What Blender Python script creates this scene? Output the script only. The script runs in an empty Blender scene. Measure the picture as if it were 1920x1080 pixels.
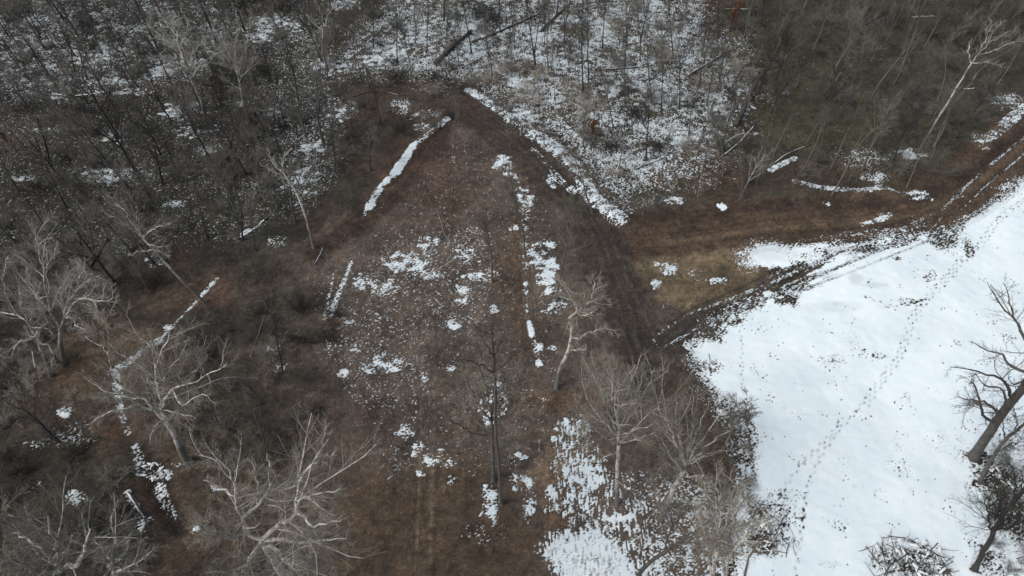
import bpy, math
import numpy as np
from math import radians, sin, cos, tan, pi

# ------------------------------------------------------------------ camera, sky, sun, exposure
S = bpy.context.scene
COL = S.collection
H, PITCH, FPX = 70.0, 53.0, 1280.0
cd = bpy.data.cameras.new('drone_camera'); cam = bpy.data.objects.new('drone_camera', cd); COL.objects.link(cam)
cam.location = (0, 0, H); cam.rotation_euler = (radians(90-PITCH), 0, 0)
cd.sensor_width = 36.0; cd.lens = 36.0*FPX/1920.0; cd.clip_start = 0.5; cd.clip_end = 3000
S.camera = cam
SUN_EL, SUN_AZ = 50.0, 205.0      # azimuth of the sun measured counter-clockwise from +X
W = bpy.data.worlds.new('World'); S.world = W; W.use_nodes = True
wn = W.node_tree; bg = wn.nodes['Background']
sky = wn.nodes.new('ShaderNodeTexSky'); sky.sky_type = 'NISHITA'; sky.sun_disc = False
sky.sun_elevation = radians(SUN_EL); sky.sun_rotation = radians(90-SUN_AZ)
sky.air_density = 1.0; sky.dust_density = 3.0; sky.ozone_density = 1.0
hs = wn.nodes.new('ShaderNodeHueSaturation'); hs.inputs['Saturation'].default_value = .5; wn.links.new(sky.outputs[0], hs.inputs['Color']); wn.links.new(hs.outputs[0], bg.inputs[0])   # thin overcast greys the blue
bg.inputs[1].default_value = 0.135
ld = bpy.data.lights.new('sun', 'SUN'); ld.energy = 1.75; ld.angle = radians(25); ld.color = (1.0, 0.93, 0.84)
sun = bpy.data.objects.new('sun', ld); COL.objects.link(sun)
sun.rotation_euler = (radians(90-SUN_EL), 0, radians(SUN_AZ+90)); sun.location = (0, 0, 120)
S.view_settings.view_transform = 'Standard'; S.view_settings.look = 'None'
S.view_settings.exposure = 0.0; S.view_settings.gamma = 1.0; S.view_settings.use_curve_mapping = False
S.render.engine = 'CYCLES'
S.cycles.max_bounces = 3; S.cycles.diffuse_bounces = 2; S.cycles.glossy_bounces = 1; S.cycles.transparent_max_bounces = 2

# ------------------------------------------------------------------ survey helpers: photo point -> place on the ground
sp, cp = sin(radians(PITCH)), cos(radians(PITCH))
def ray(u, v):
    x = (u-960.0)/FPX; y = -(v-540.0)/FPX
    return np.array([x, cp+y*sp, -sp+y*cp])
def gp(u, v, h=0.0):
    d = ray(u, v); t = (h-H)/d[2]
    return np.array([d[0]*t, d[1]*t, h])
def proj(X, Y, Z):
    dz = Z-H; dep = Y*cp-dz*sp; yy = Y*sp+dz*cp
    return 960+FPX*X/dep, 540-FPX*yy/dep
def gl(pts): return np.array([gp(u, v)[:2] for u, v in pts])

# ------------------------------------------------------------------ field grid
DX = 0.125
X0, Y0, NX, NY = -118.0, 8.0, 1888, 1080
xs = X0+DX*np.arange(NX); ys = Y0+DX*np.arange(NY)
GX, GY = np.meshgrid(xs, ys)
rs = np.random.RandomState(7)
fx = np.fft.rfftfreq(NX, DX)[None, :]; fy = np.fft.fftfreq(NY, DX)[:, None]
def noise(lx, ly, seed, rot=0.0, slope=1.0):
    """band noise with feature size lx, ly metres; returns unit gaussian"""
    r = np.random.RandomState(seed).randn(NY, NX).astype(np.float32)
    F = np.fft.rfft2(r)
    c, s = cos(rot), sin(rot)
    a = fx*c+fy*s; b = -fx*s+fy*c
    k = np.sqrt((a*lx)**2+(b*ly)**2)
    F *= (k**slope)*np.exp(-k**2*1.2)
    o = np.fft.irfft2(F, s=(NY, NX)); o -= o.mean(); return (o/o.std()).astype(np.float32)
def uni(n):
    # gaussian -> uniform 0..1
    return 1/(1+np.exp(-1.702*n))
def win(x0, x1, y0, y1):
    i0 = max(0, int((x0-X0)/DX)); i1 = min(NX, int((x1-X0)/DX)+2)
    j0 = max(0, int((y0-Y0)/DX)); j1 = min(NY, int((y1-Y0)/DX)+2)
    return slice(j0, max(j1, j0+1)), slice(i0, max(i1, i0+1))
def sstep(a, b, x):
    t = np.clip((x-a)/(b-a), 0, 1); return t*t*(3-2*t)
def poly_sdf(pts, soft):
    """signed distance, positive inside (metres)"""
    P = gl(pts); w = win(P[:, 0].min()-soft-2, P[:, 0].max()+soft+2, P[:, 1].min()-soft-2, P[:, 1].max()+soft+2)
    x = GX[w]; y = GY[w]; d = np.full(x.shape, 1e9, np.float32); ins = np.zeros(x.shape, bool)
    n = len(P)
    for i in range(n):
        a = P[i]; b = P[(i+1) % n]; e = b-a; L = (e*e).sum()+1e-9
        t = np.clip(((x-a[0])*e[0]+(y-a[1])*e[1])/L, 0, 1)
        q = (x-a[0]-t*e[0])**2+(y-a[1]-t*e[1])**2
        d = np.minimum(d, q)
        c = ((a[1] > y) != (b[1] > y)) & (x < (b[0]-a[0])*(y-a[1])/(b[1]-a[1]+1e-12)+a[0])
        ins ^= c
    d = np.sqrt(d); return w, np.where(ins, d, -d)
def line_dist(pts, pad):
    """distance to a polyline, and the side (signed)"""
    P = gl(pts); w = win(P[:, 0].min()-pad, P[:, 0].max()+pad, P[:, 1].min()-pad, P[:, 1].max()+pad)
    x = GX[w]; y = GY[w]; d = np.full(x.shape, 1e9, np.float32); sg = np.zeros(x.shape, np.float32); tt = np.zeros(x.shape, np.float32)
    acc = 0.0
    for i in range(len(P)-1):
        a = P[i]; b = P[i+1]; e = b-a; L = (e*e).sum()+1e-9; l = math.sqrt(L)
        t = np.clip(((x-a[0])*e[0]+(y-a[1])*e[1])/L, 0, 1)
        q = (x-a[0]-t*e[0])**2+(y-a[1]-t*e[1])**2
        s = np.sign((x-a[0])*e[1]-(y-a[1])*e[0])
        m = q < d; d = np.where(m, q, d); sg = np.where(m, s, sg); tt = np.where(m, acc+t*l, tt); acc += l
    return w, np.sqrt(d), sg, tt

nf = noise(.40, .19, 1, rot=radians(8)); nf2 = noise(.27, .24, 2); nm = noise(1.6, 1.2, 3); nl = noise(6, 6, 4); nh = noise(14, 14, 5)
nstreak = noise(1.1, .20, 6, rot=radians(38)); nrid = 1-np.abs(noise(.55, .32, 61, rot=radians(30)))*1.4; nvert = noise(.25, 1.5, 8)
wx, wy = nl*0.5+nm*.25, noise(5, 5, 9)*0.5+noise(1.5, 1.5, 10)*.25     # edge warps

# ------------------------------------------------------------------ terrain height
def base_h(x, y):
    return (0.35*np.sin(x*0.06+1.3)*np.cos(y*0.05+.4)+0.18*np.sin(x*0.17+y*0.11)+0.10*np.sin(x*.31-y*.27+2))
HT = base_h(GX, GY).astype(np.float32)
HT += 0.014*nm+0.035*nl
def carve(pts, wdt, dep, pad=4):
    w, d, s, t = line_dist(pts, pad); HT[w] += dep*np.exp(-(d/wdt)**2)
DITCH = [(480, 470), (395, 528), (330, 590), (262, 655), (212, 700), (222, 770), (262, 860), (305, 940), (345, 1020), (400, 1110)]
carve(DITCH, 1.3, -.75)
carve([(835, 225), (760, 290), (690, 385)], .9, .35)
carve([(880, 180), (960, 225), (1060, 300), (1110, 360), (1160, 415)], 1.3, .30)
carve([(1150, 400), (1350, 375), (1560, 365), (1720, 372), (1800, 330), (1935, 195)], 1.6, .5)
def gz_at(x, y):
    i = np.clip((x-X0)/DX, 0, NX-2); j = np.clip((y-Y0)/DX, 0, NY-2)
    i0 = int(i); j0 = int(j); a = i-i0; b = j-j0
    return float((HT[j0, i0]*(1-a)+HT[j0, i0+1]*a)*(1-b)+(HT[j0+1, i0]*(1-a)+HT[j0+1, i0+1]*a)*b)
def ground_pt(u, v):
    p = gp(u, v)
    for _ in range(3): p = gp(u, v, gz_at(p[0], p[1]))
    return p

# ------------------------------------------------------------------ ground colours (true colours of soil, litter, grass)
def lin(r, g, b):
    f = lambda c: (c/255/12.92) if c/255 <= .04045 else ((c/255+.055)/1.055)**2.4
    return np.array([f(r), f(g), f(b)], np.float32)
CB = np.empty((NY, NX, 3), np.float32); CB[:] = lin(70, 64, 56)
def mixc(w, m, c):
    m = m[..., None]; CB[w] = CB[w]*(1-m)+c*m
full = (slice(0, NY), slice(0, NX))
mixc(full, np.clip(.5+.5*nh, 0, 1)*.5, lin(78, 60, 48)); mixc(full, np.clip(nl-.4, 0, 1)*.5, lin(84, 76, 56))
def cpoly(pts, c, soft=1.5, a=1.0, warp=1.0):
    w, d = poly_sdf(pts, soft); d = d+warp*wx[w]; mixc(w, a*sstep(-soft, soft, d), c)
def cblob(u, v, ru, rv, c, a=.8):
    p = gp(u, v); q = gp(u+ru, v); r = gp(u, v-rv); rx = abs(q[0]-p[0]); ry = abs(r[1]-p[1])
    w = win(p[0]-rx*2, p[0]+rx*2, p[1]-ry*2, p[1]+ry*2)
    d = np.sqrt(((GX[w]-p[0]+wx[w]*rx*.18)/rx)**2+((GY[w]-p[1]+wy[w]*ry*.18)/ry)**2)
    mixc(w, a*(1-sstep(.35, 1.35, d)), c)
def cline(pts, wd, c, a=.8, soft=.6):
    w, d, s, t = line_dist(pts, wd+3); mixc(w, a*(1-sstep(wd-soft, wd+soft, d+.3*wx[w])), c)
# woods right: olive litter
cpoly([(1300, -60), (1450, 150), (1400, 240), (1160, 400), (1300, 380), (1700, 360), (1930, 180), (2100, -60)], lin(80, 76, 60), 3)
cblob(1560, 230, 190, 60, lin(86, 80, 50)); cblob(1500, 60, 120, 50, lin(78, 62, 50), .6); cblob(1560, 330, 260, 40, lin(88, 68, 52), .7)
cblob(1330, 330, 110, 50, lin(92, 68, 48), .7)
# woods left
cpoly([(-300, -100), (600, -100), (640, 250), (560, 440), (330, 560), (-300, 760)], lin(66, 63, 57), 4, .8)
for b in [(30, 270, 80, 40), (320, 165, 60, 14), (350, 5, 90, 14), (60, 375, 40, 30), (700, 200, 60, 40), (345, 475, 40, 40), (640, 420, 70, 35), (100, 760, 55, 45), (30, 1000, 40, 20), (1010, 5, 40, 12), (1340, 5, 50, 14), (1100, 245, 22, 22), (970, 95, 40, 14), (80, 690, 30, 20)]:
    cblob(*b, lin(98, 72, 56), .5)
for b in [(190, 265, 60, 25), (450, 390, 60, 40), (590, 100, 60, 70), (410, 60, 60, 60), (480, 150, 60, 40), (1130, 80, 60, 30)]:
    cblob(*b, lin(80, 78, 54), .6)
# clearing
cpoly([(850, 175), (910, 190), (1060, 300), (1150, 430), (1230, 690), (1300, 720), (1400, 920), (1330, 1150), (560, 1200), (520, 800), (430, 620), (560, 460), (690, 400), (800, 280)], lin(101, 85, 74), 2.5)
cpoly([(640, 160), (830, 150), (870, 190), (830, 240), (720, 230), (640, 200)], lin(80, 64, 54), 1.5, .8)
cblob(800, 330, 110, 80, lin(92, 60, 46), .7); cblob(900, 270, 50, 40, lin(78, 68, 62), .8); cblob(1010, 400, 60, 90, lin(76, 64, 56), .6)
cblob(850, 370, 70, 20, lin(96, 72, 52), .6); cblob(960, 500, 40, 90, lin(98, 74, 48), .7); cblob(1000, 630, 60, 60, lin(92, 70, 52), .6)
cpoly([(640, 880), (900, 860), (1010, 1000), (1000, 1150), (620, 1150)], lin(94, 72, 50), 2.5, .95); cblob(1040, 750, 110, 22, lin(106, 78, 50), .9)
cblob(1050, 850, 60, 60, lin(146, 116, 80), .8); cblob(860, 790, 70, 30, lin(98, 72, 50), .5); cblob(1040, 950, 28, 90, lin(136, 102, 68), .8)
cblob(700, 800, 110, 60, lin(94, 74, 62), .5); cblob(450, 760, 90, 60, lin(70, 62, 54), .7)
# left bank: tan grass and rusty leaves
cblob(230, 660, 120, 70, lin(126, 98, 66), .75); cblob(180, 700, 60, 60, lin(120, 88, 58), .6); cblob(400, 540, 60, 40, lin(118, 84, 60), .7); cblob(330, 560, 70, 30, lin(112, 84, 60), .6)
cblob(320, 890, 70, 70, lin(106, 78, 56), .7); cblob(335, 1030, 45, 60, lin(118, 88, 60), .7); cblob(230, 800, 60, 45, lin(116, 78, 52), .7)
cblob(140, 860, 80, 40, lin(92, 78, 58), .6); cblob(60, 900, 90, 90, lin(60, 56, 48), .5); cblob(450, 950, 110, 90, lin(94, 76, 58), .7)
cblob(420, 620, 120, 30, lin(72, 66, 56), .8); cblob(270, 930, 30, 30, lin(96, 60, 42), .5)
cline([(262, 845), (285, 890), (310, 950), (330, 985)], 1.0, lin(52, 36, 28), .85)
cline([(240, 930), (262, 980), (290, 1060)], .6, lin(52, 40, 32), .7)
cline([(420, 625), (500, 590), (600, 560)], 2.2, lin(70, 62, 54), .6)
# pale grassy slope beside the road, then dark road and tracks
cpoly([(1140, 440), (1250, 455), (1420, 450), (1460, 500), (1390, 560), (1240, 575), (1190, 530)], lin(128, 106, 68), 1.2)
cblob(1200, 480, 60, 45, lin(122, 100, 64), .7); cblob(1215, 520, 40, 55, lin(112, 94, 66), .7); cblob(1360, 520, 70, 35, lin(98, 78, 54), .6); cblob(1390, 470, 40, 15, lin(112, 94, 66), .6)
ROAD_E = [(1990, 190), (1900, 262), (1820, 335), (1740, 392), (1600, 410), (1440, 418), (1290, 432), (1160, 445)]
ROAD_D = [(870, 200), (960, 250), (1030, 320), (1085, 380), (1120, 440), (1150, 520), (1185, 600), (1215, 660), (1240, 700)]
JUNC = [(1130, 450), (1185, 545), (1280, 590), (1340, 600), (1400, 560), (1430, 510), (1440, 540), (1390, 580), (1330, 640), (1285, 640), (1310, 710), (1240, 720), (1190, 690), (1160, 640)]
ROAD_W = [(600, 470), (690, 400), (770, 320), (840, 240), (870, 200)]
ROADM = np.full((NY, NX), -9, np.float32)
def road(pts, wd, c, a=1.0):
    w, d, s, t = line_dist(pts, wd+3); m = wd-(d+.35*wx[w]); ROADM[w] = np.maximum(ROADM[w], m); mixc(w, a*sstep(-.7, .7, m), c)
road(ROAD_E, 4.1, lin(96, 72, 50)); road(ROAD_D, 3.4, lin(78, 66, 58)); road(ROAD_W, 1.8, lin(80, 58, 46), .8)
w, d = poly_sdf(JUNC, 2); m = d+.5*wx[w]; ROADM[w] = np.maximum(ROADM[w], m); mixc(w, sstep(-.8, .8, m), lin(84, 72, 65))
cline([(1180, 410), (1330, 396), (1560, 382), (1700, 385), (1800, 345), (1930, 240)], .9, lin(72, 52, 42), .8)
cline([(1240, 452), (1430, 430), (1600, 420), (1730, 402), (1830, 345), (1960, 240)], .5, lin(122, 94, 62), .7)
cline([(1150, 680), (1230, 684), (1330, 700)], .5, lin(52, 44, 40), .8)
cpoly([(1240, 700), (1300, 715), (1380, 830), (1370, 1000), (1280, 900), (1250, 800)], lin(84, 64, 50), 1.2, .8)

# ------------------------------------------------------------------ wheel ruts in the road surface
RUT = np.zeros((NY, NX), np.float32)
def rut(pts, gauge=1.5, wd=.22, dep=.06, dark=.35, c=None):
    w, d, s, t = line_dist(pts, gauge+1.5); r = np.exp(-((d-gauge/2)/wd)**2); r = r*(.5+.5*np.clip(nm[w]+.6, 0, 1)); Lt = t.max(); r = r*sstep(0, 5, t)*sstep(0, 5, Lt-t); RUT[w] -= dep*r
    RUT[w] += dep*.5*np.exp(-((d-gauge/2-.35)/.15)**2)
    mixc(w, dark*r, lin(50, 42, 38) if c is None else c)
for o in (-9, 14): rut([(u+o*.6, v+o) for u, v in ROAD_E])
rut([(1990, 215), (1900, 290), (1830, 350), (1780, 395), (1700, 425), (1600, 455), (1500, 500), (1400, 545), (1300, 590), (1240, 640)], 1.7, .2, .07, .8)
for o in (-8, 9, 24): rut([(u+o, v) for u, v in ROAD_D], dark=.6)
rut([(1160, 520), (1180, 580), (1195, 640), (1210, 690)], 1.4, .24, .07, .85)
rut(ROAD_W, dark=.5); rut([(1330, 600), (1280, 620), (1240, 650), (1215, 690)], 1.5, .2, .05, .5); rut([(1300, 580), (1230, 620), (1190, 670)], 1.5, .2, .05, .5)
rut([(790, 1120), (795, 1000), (800, 850), (803, 700), (800, 600)], 1.35, .16, .03, .55, lin(132, 112, 92))
rut([(1000, 700), (990, 600), (985, 500), (975, 420)], 1.4, .18, .04, .3)
rut([(1045, 1000), (1045, 880), (1050, 800)], 1.4, .2, .04, .3)

# ------------------------------------------------------------------ snow cover
CV = np.full((NY, NX), -.05, np.float32)      # coverage target
def spoly(pts, c, soft=1.5, warp=1.0, mode='max'):
    w, d = poly_sdf(pts, soft); m = sstep(-soft, soft, d+warp*wx[w])
    if mode == 'max': CV[w] = np.maximum(CV[w], -.05+(c+.05)*m)
    else: CV[w] = CV[w]*(1-m)+c*m
def sblob(u, v, ru, rv, c, mode='max', rot=0):
    p = gp(u, v); q = gp(u+ru, v); r = gp(u, v-rv); rx = abs(q[0]-p[0])+.05; ry = abs(r[1]-p[1])+.05; R = max(rx, ry)*1.9
    w = win(p[0]-R, p[0]+R, p[1]-R, p[1]+R); x = GX[w]-p[0]; y = GY[w]-p[1]; a = radians(rot)
    x, y = x*cos(a)+y*sin(a), -x*sin(a)+y*cos(a)
    d = np.sqrt((x/rx)**2+(y/ry)**2); d = d+(.42 if mode == 'max' else .25)*(.5*wx[w]+.35*nm[w]); m = 1-(sstep(.05, 1.55, d) if mode == 'max' else sstep(.4, 1.3, d))
    if mode == 'max': CV[w] = np.maximum(CV[w], c*m-.05*(1-m))
    else: CV[w] = CV[w]*(1-m)+c*m
def sline(pts, wd, c, gap=0.0):
    w, d, s, t = line_dist(pts, wd+2); m = 1-sstep(wd*.55, wd*1.25, d+.12*wx[w]); cc = c-gap*uni(np.interp(t, np.arange(0, 400, .5), np.random.RandomState(int(pts[0][0])).randn(800)).astype(np.float32)*1.2)
    CV[w] = np.maximum(CV[w], cc*m-.05*(1-m))
SL = np.zeros((NY, NX), np.float32)       # grey pressed slush
def slush(u, v, ru, rv, c):
    p = gp(u, v); q = gp(u+ru, v); r = gp(u, v-rv); rx = abs(q[0]-p[0]); ry = abs(r[1]-p[1])
    w = win(p[0]-rx*2, p[0]+rx*2, p[1]-ry*2, p[1]+ry*2); d = np.sqrt(((GX[w]-p[0])/rx)**2+((GY[w]-p[1])/ry)**2)+.2*wx[w]
    SL[w] = np.maximum(SL[w], c*(1-sstep(.4, 1.3, d)))
def sprof(pts, wd, dep):
    w, d, s, t = line_dist(pts, 2); SNH[w] -= dep*np.exp(-(d/wd)**2)
SNH = np.zeros((NY, NX), np.float32)
# thin scatter in the woods
spoly([(-250, -80), (620, -80), (640, 200), (590, 400), (430, 470), (-250, 480)], .15, 3)
spoly([(-250, -80), (480, -80), (430, 150), (-250, 230)], .30, 4)
spoly([(500, 20), (640, 20), (640, 330), (560, 420), (490, 300)], .26, 3)
# snowy woodland floor, upper centre
spoly([(600, 130), (660, 60), (760, -40), (1330, -60), (1340, 120), (1430, 170), (1380, 260), (1330, 340), (1190, 372), (1160, 405), (1090, 320), (1010, 250), (930, 200), (880, 168), (760, 150), (690, 145)], .53, 5, 2.2)
spoly([(1180, 60), (1400, 60), (1420, 160), (1370, 250), (1300, 300), (1180, 320)], .54, 6, 2.2)
for b in [(690, 110, 60, 20, .85), (770, 80, 50, 25, .82), (850, 30, 40, 25, .8), (1130, 45, 40, 16, .95), (1145, 175, 30, 18, .9), (930, 150, 30, 14, .8), (1280, 270, 40, 26, .86), (1210, 190, 40, 25, .8), (990, 215, 40, 14, .86), (1380, 170, 22, 30, .86),
          (185, 100, 40, 26, .85), (300, 135, 34, 12, .85), (200, 150, 60, 8, .75), (225, 172, 55, 6, .72), (120, 185, 30, 8, .5), (440, 195, 24, 7, .8), (510, 210, 28, 10, .8), (500, 50, 60, 28, .6), (620, 120, 40, 14, .85), (650, 5, 30, 12, .7),
          (390, 285, 22, 12, .75), (345, 210, 34, 20, .65), (370, 250, 40, 14, .6), (580, 280, 24, 20, .65), (640, 205, 30, 20, .5), (190, 330, 70, 16, .5), (60, 335, 40, 5, .6), (260, 325, 60, 14, .45), (90, 245, 70, 10, .3), (210, 255, 30, 16, .45), (570, 340, 40, 26, .6), (330, 385, 26, 8, .5), (300, 490, 26, 14, .5), (235, 470, 30, 10, .35), (465, 440, 20, 7, .8), (520, 460, 20, 14, .5), (20, 105, 60, 20, .45), (35, 50, 40, 30, .5),
          (750, 200, 26, 16, .5), (795, 240, 20, 8, .6), (480, 350, 40, 20, .3), (800, 215, 30, 14, .4)]:
    sblob(*b)
sline([(880, 172), (930, 205), (985, 240)], 1.0, .85, .3); sline([(960, 222), (1020, 262), (1080, 310), (1115, 370), (1160, 412)], 1.5, .98, .3)
sline([(1000, 280), (1040, 325), (1075, 355)], .5, .7, .6)
# windrow of snow on the left edge of the clearing
sline([(840, 226), (800, 258), (775, 275)], .5, .8, .3); sline([(775, 275), (745, 320), (715, 352), (692, 388)], .68, 1.15, .25)
sline([(692, 388), (680, 408)], .4, .6, .4)
sline([(660, 490), (645, 530), (630, 565), (622, 590)], .36, 1.05, .4); sline([(626, 515), (618, 555), (610, 598)], .22, .85, .6)
# ditch line
sline([(403, 520), (380, 545), (345, 585), (300, 632)], .34, 1.0, .5); sline([(300, 632), (262, 655), (235, 680), (208, 698)], .5, .95, .45)
sblob(316, 612, 12, 8, 1.1); sblob(293, 638, 14, 9, .9)
sline([(215, 700), (222, 770), (235, 810)], .5, .85, .45); sline([(250, 835), (262, 880)], .6, .8, .3); sline([(275, 885), (315, 890)], .55, .52, .15); sline([(295, 910), (318, 965)], .6, .55, .15); sline([(240, 925), (258, 950)], .3, .8, .4); sblob(273, 980, 14, 16, .7)
for b in [(125, 775, 12, 12, .8), (403, 913, 10, 6, .9), (362, 992, 8, 6, .9), (333, 873, 10, 6, .6), (60, 835, 50, 10, .28), (130, 825, 60, 16, .3), (140, 935, 24, 12, .7), (70, 910, 14, 8, .3), (150, 810, 30, 30, .3)]: sblob(*b)
# flecks and patches in the clearing
spoly([(860, 240), (1000, 280), (1060, 420), (1060, 640), (1040, 880), (900, 930), (740, 900), (600, 700), (560, 560), (640, 440)], .085, 3)
spoly([(610, 560), (800, 560), (820, 760), (700, 800), (600, 700)], .18, 2)
spoly([(690, 420), (930, 420), (930, 600), (850, 640), (680, 600)], .17, 2)
for b in [(765, 488, 50, 18, .8), (800, 465, 20, 24, .85), (720, 538, 26, 16, .78), (680, 530, 18, 16, .6), (870, 470, 30, 22, .5), (905, 512, 30, 12, .75), (872, 545, 14, 20, .75), (800, 510, 40, 14, .4), (940, 305, 14, 16, .85), (955, 325, 10, 10, .7), (985, 378, 16, 24, .55), (965, 425, 8, 6, .9),
          (1028, 455, 18, 10, .8), (985, 455, 14, 12, .7), (1002, 485, 20, 26, .8), (1026, 530, 22, 44, 1.1), (1035, 570, 22, 20, .8), (850, 605, 14, 10, .7), (925, 575, 10, 8, .5), (665, 655, 10, 9, .95), (715, 670, 16, 12, .7), (755, 680, 34, 16, .75), (788, 705, 16, 18, 1.0), (645, 700, 12, 6, .8), (625, 650, 18, 12, .45), (690, 690, 26, 10, .5), (655, 610, 14, 8, .5),
          (520, 660, 10, 22, .5), (525, 690, 12, 20, .4), (510, 655, 10, 7, .8), (845, 690, 7, 6, 1.0), (757, 810, 16, 13, .85), (785, 842, 10, 14, .8), (820, 862, 36, 16, .88), (848, 872, 12, 12, .6), (925, 745, 16, 40, .85), (918, 780, 14, 20, .7), (920, 945, 16, 30, .9), (985, 900, 26, 18, .86), (993, 945, 11, 36, .8), (1022, 745, 8, 6, .5), (1010, 655, 8, 16, .7), (1012, 680, 6, 14, .9), (1035, 648, 8, 5, .7), (1036, 690, 7, 7, .9),
          (1028, 912, 6, 12, 1.1), (1036, 930, 14, 14, 1.1), (1075, 800, 28, 26, .72), (1068, 840, 30, 24, .78), (1070, 880, 30, 40, .85), (1115, 900, 32, 40, .95), (1145, 930, 24, 26, .75), (1090, 940, 60, 20, .8), (1160, 965, 30, 12, .85), (900, 965, 10, 10, .5), (905, 1000, 40, 20, .22), (735, 850, 40, 30, .2), (845, 905, 12, 14, .35), (970, 855, 16, 10, .5), (1195, 735, 8, 6, .4),
          (790, 885, 12, 8, .5), (1240, 920, 10, 10, .7), (1255, 500, 20, 10, .95), (1235, 492, 12, 6, .7), (1230, 530, 8, 8, .7), (1300, 510, 20, 12, .3), (1240, 575, 14, 6, .4), (1355, 388, 9, 5, 1.1), (1345, 525, 20, 8, .5), (1035, 337, 14, 12, .7), (885, 430, 30, 14, .3), (1262, 375, 18, 8, .8), (1185, 305, 12, 20, .4)]:
    sblob(*b)
sline([(955, 300), (975, 360), (985, 420), (1000, 470), (1010, 500)], .4, .62, .6)
sline([(985, 500), (990, 600), (1005, 650), (1016, 695)], .22, .7, .6); sline([(992, 600), (998, 625)], .3, 1.1, .1)
sline([(850, 215), (850, 300), (855, 345)], .2, .35, .4)
sline([(778, 740), (775, 800)], .25, .45, .4)
# lower centre snow
spoly([(1030, 1000), (1060, 985), (1065, 960), (1080, 990), (1130, 980), (1150, 1000), (1200, 1060), (1230, 1180), (1040, 1180), (1040, 1090), (1015, 1040)], .98, .8, .6)
spoly([(1040, 800), (1090, 790), (1110, 860), (1190, 960), (1340, 1000), (1380, 1180), (1180, 1180), (1080, 960), (1050, 930)], .42, 1.2)
spoly([(1180, 900), (1320, 900), (1370, 960), (1390, 1180), (1190, 1180)], .48, 1.5)
sblob(1300, 1040, 60, 60, .65); sblob(1280, 960, 40, 20, .6); sblob(1230, 985, 26, 26, .5); sline([(1135, 965), (1150, 975), (1185, 965)], .35, 1.1, .1)
# roadside
sline([(1490, 345), (1530, 356), (1600, 362), (1640, 358)], .7, .75, .5); sline([(1650, 352), (1690, 372)], .8, .8, .4); sblob(1710, 370, 26, 9, .85); sblob(1620, 300, 60, 26, .42); sblob(1710, 290, 26, 10, .85); sblob(1640, 330, 30, 14, .55)
sline([(1840, 268), (1870, 250), (1905, 215), (1950, 180)], 1.0, .8, .3); sblob(1832, 268, 12, 16, 1.0); sblob(1890, 190, 40, 20, .5); sline([(1614, 424), (1650, 414), (1668, 405)], .45, 1.0, .2); sblob(1655, 408, 12, 6, .95)
sblob(1548, 385, 10, 4, .6); sblob(1800, 370, 20, 8, .3)
spoly([(1330, 0), (1700, -60), (2000, -60), (1930, 160), (1780, 330), (1400, 340), (1450, 170)], .045, 3)
sline([(1445, 320), (1490, 298)], .45, .9, .4); sblob(1470, 170, 20, 6, .4); sblob(1420, 250, 30, 6, .3)
# the open snow field
FIELD = [(1283, 638), (1310, 700), (1345, 745), (1385, 790), (1398, 850), (1405, 905), (1375, 960), (1365, 1180), (2060, 1250), (2060, 300), (1925, 338), (1885, 370), (1835, 405), (1790, 428), (1720, 425), (1650, 445), (1560, 452), (1450, 462), (1405, 470), (1400, 500), (1450, 512), (1425, 560), (1345, 595), (1335, 625)]
spoly(FIELD, 1.42, 1.9, .9)
sblob(1440, 480, 50, 16, .8); sblob(1400, 480, 30, 16, .7)
for b in [(1488, 522, 66, 26, .05, 38), (1530, 500, 34, 8, .2, 30), (1550, 478, 14, 14, .2, 0), (1475, 558, 30, 18, .15, 0), (1425, 525, 44, 26, .05, 30), (1395, 570, 50, 14, .4, 15), (1500, 545, 60, 5, .5, 15), (1560, 470, 40, 10, .75, 10), (1630, 470, 50, 10, .3, 15), (1690, 455, 50, 14, .35, 25), (1765, 445, 50, 26, .25, 35), (1600, 455, 60, 8, .25, 5), (1730, 430, 60, 8, .2, 15), (1560, 452, 60, 4, .2, 5), (1680, 435, 80, 6, .3, 10), (1620, 440, 60, 7, .4, 5), (1780, 425, 30, 12, .4, 20), (1600, 490, 30, 8, .7, 10), (1540, 490, 26, 8, .7, 10),
          (1335, 615, 36, 30, .35, 0), (1325, 685, 34, 16, .5, 0), (1375, 600, 40, 12, .45, 15), (1300, 645, 20, 10, .5, 0), (1815, 465, 14, 30, .6, -20), (1565, 675, 36, 18, .74, 0), (1640, 668, 34, 9, .66, 0), (1700, 568, 36, 8, .62, 0), (1740, 525, 16, 8, .55, 0), (1745, 515, 12, 8, .55, 0), (1600, 640, 30, 30, .88, 0), (1680, 490, 14, 6, .5, 0), (1560, 625, 14, 4, .7, 0),
          (1445, 965, 70, 44, .50, 0), (1428, 1020, 36, 30, .2, 0), (1400, 800, 24, 70, .55, 0), (1385, 850, 26, 30, .5, 0), (1470, 930, 50, 20, .72, 0), (1360, 770, 30, 30, .6, 0), (1440, 990, 40, 16, .5, 0), (1400, 900, 24, 18, .7, 0),
          (1700, 745, 10, 16, .8, 0), (1680, 870, 40, 24, .87, 20), (1690, 830, 46, 30, .89, 0), (1650, 925, 20, 12, .85, 0), (1555, 1060, 40, 10, .85, 0), (1570, 950, 14, 8, .85, 0), (1600, 915, 8, 6, .8, 0), (1780, 830, 60, 40, .9, 0), (1838, 858, 30, 16, .12, 0), (1835, 905, 16, 10, .2, 0), (1832, 1066, 18, 10, .2, 0), (1870, 900, 60, 50, .42, -20), (1900, 970, 50, 60, .38, 0), (1860, 1050, 40, 40, .55, 0), (1900, 830, 40, 30, .7, 0), (1700, 1055, 84, 40, .5, 0), (1890, 350, 30, 10, .6, 30), (1510, 480, 36, 7, .75, 5)]:
    sblob(b[0], b[1], b[2], b[3], b[4], 'mix', b[5])
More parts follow.
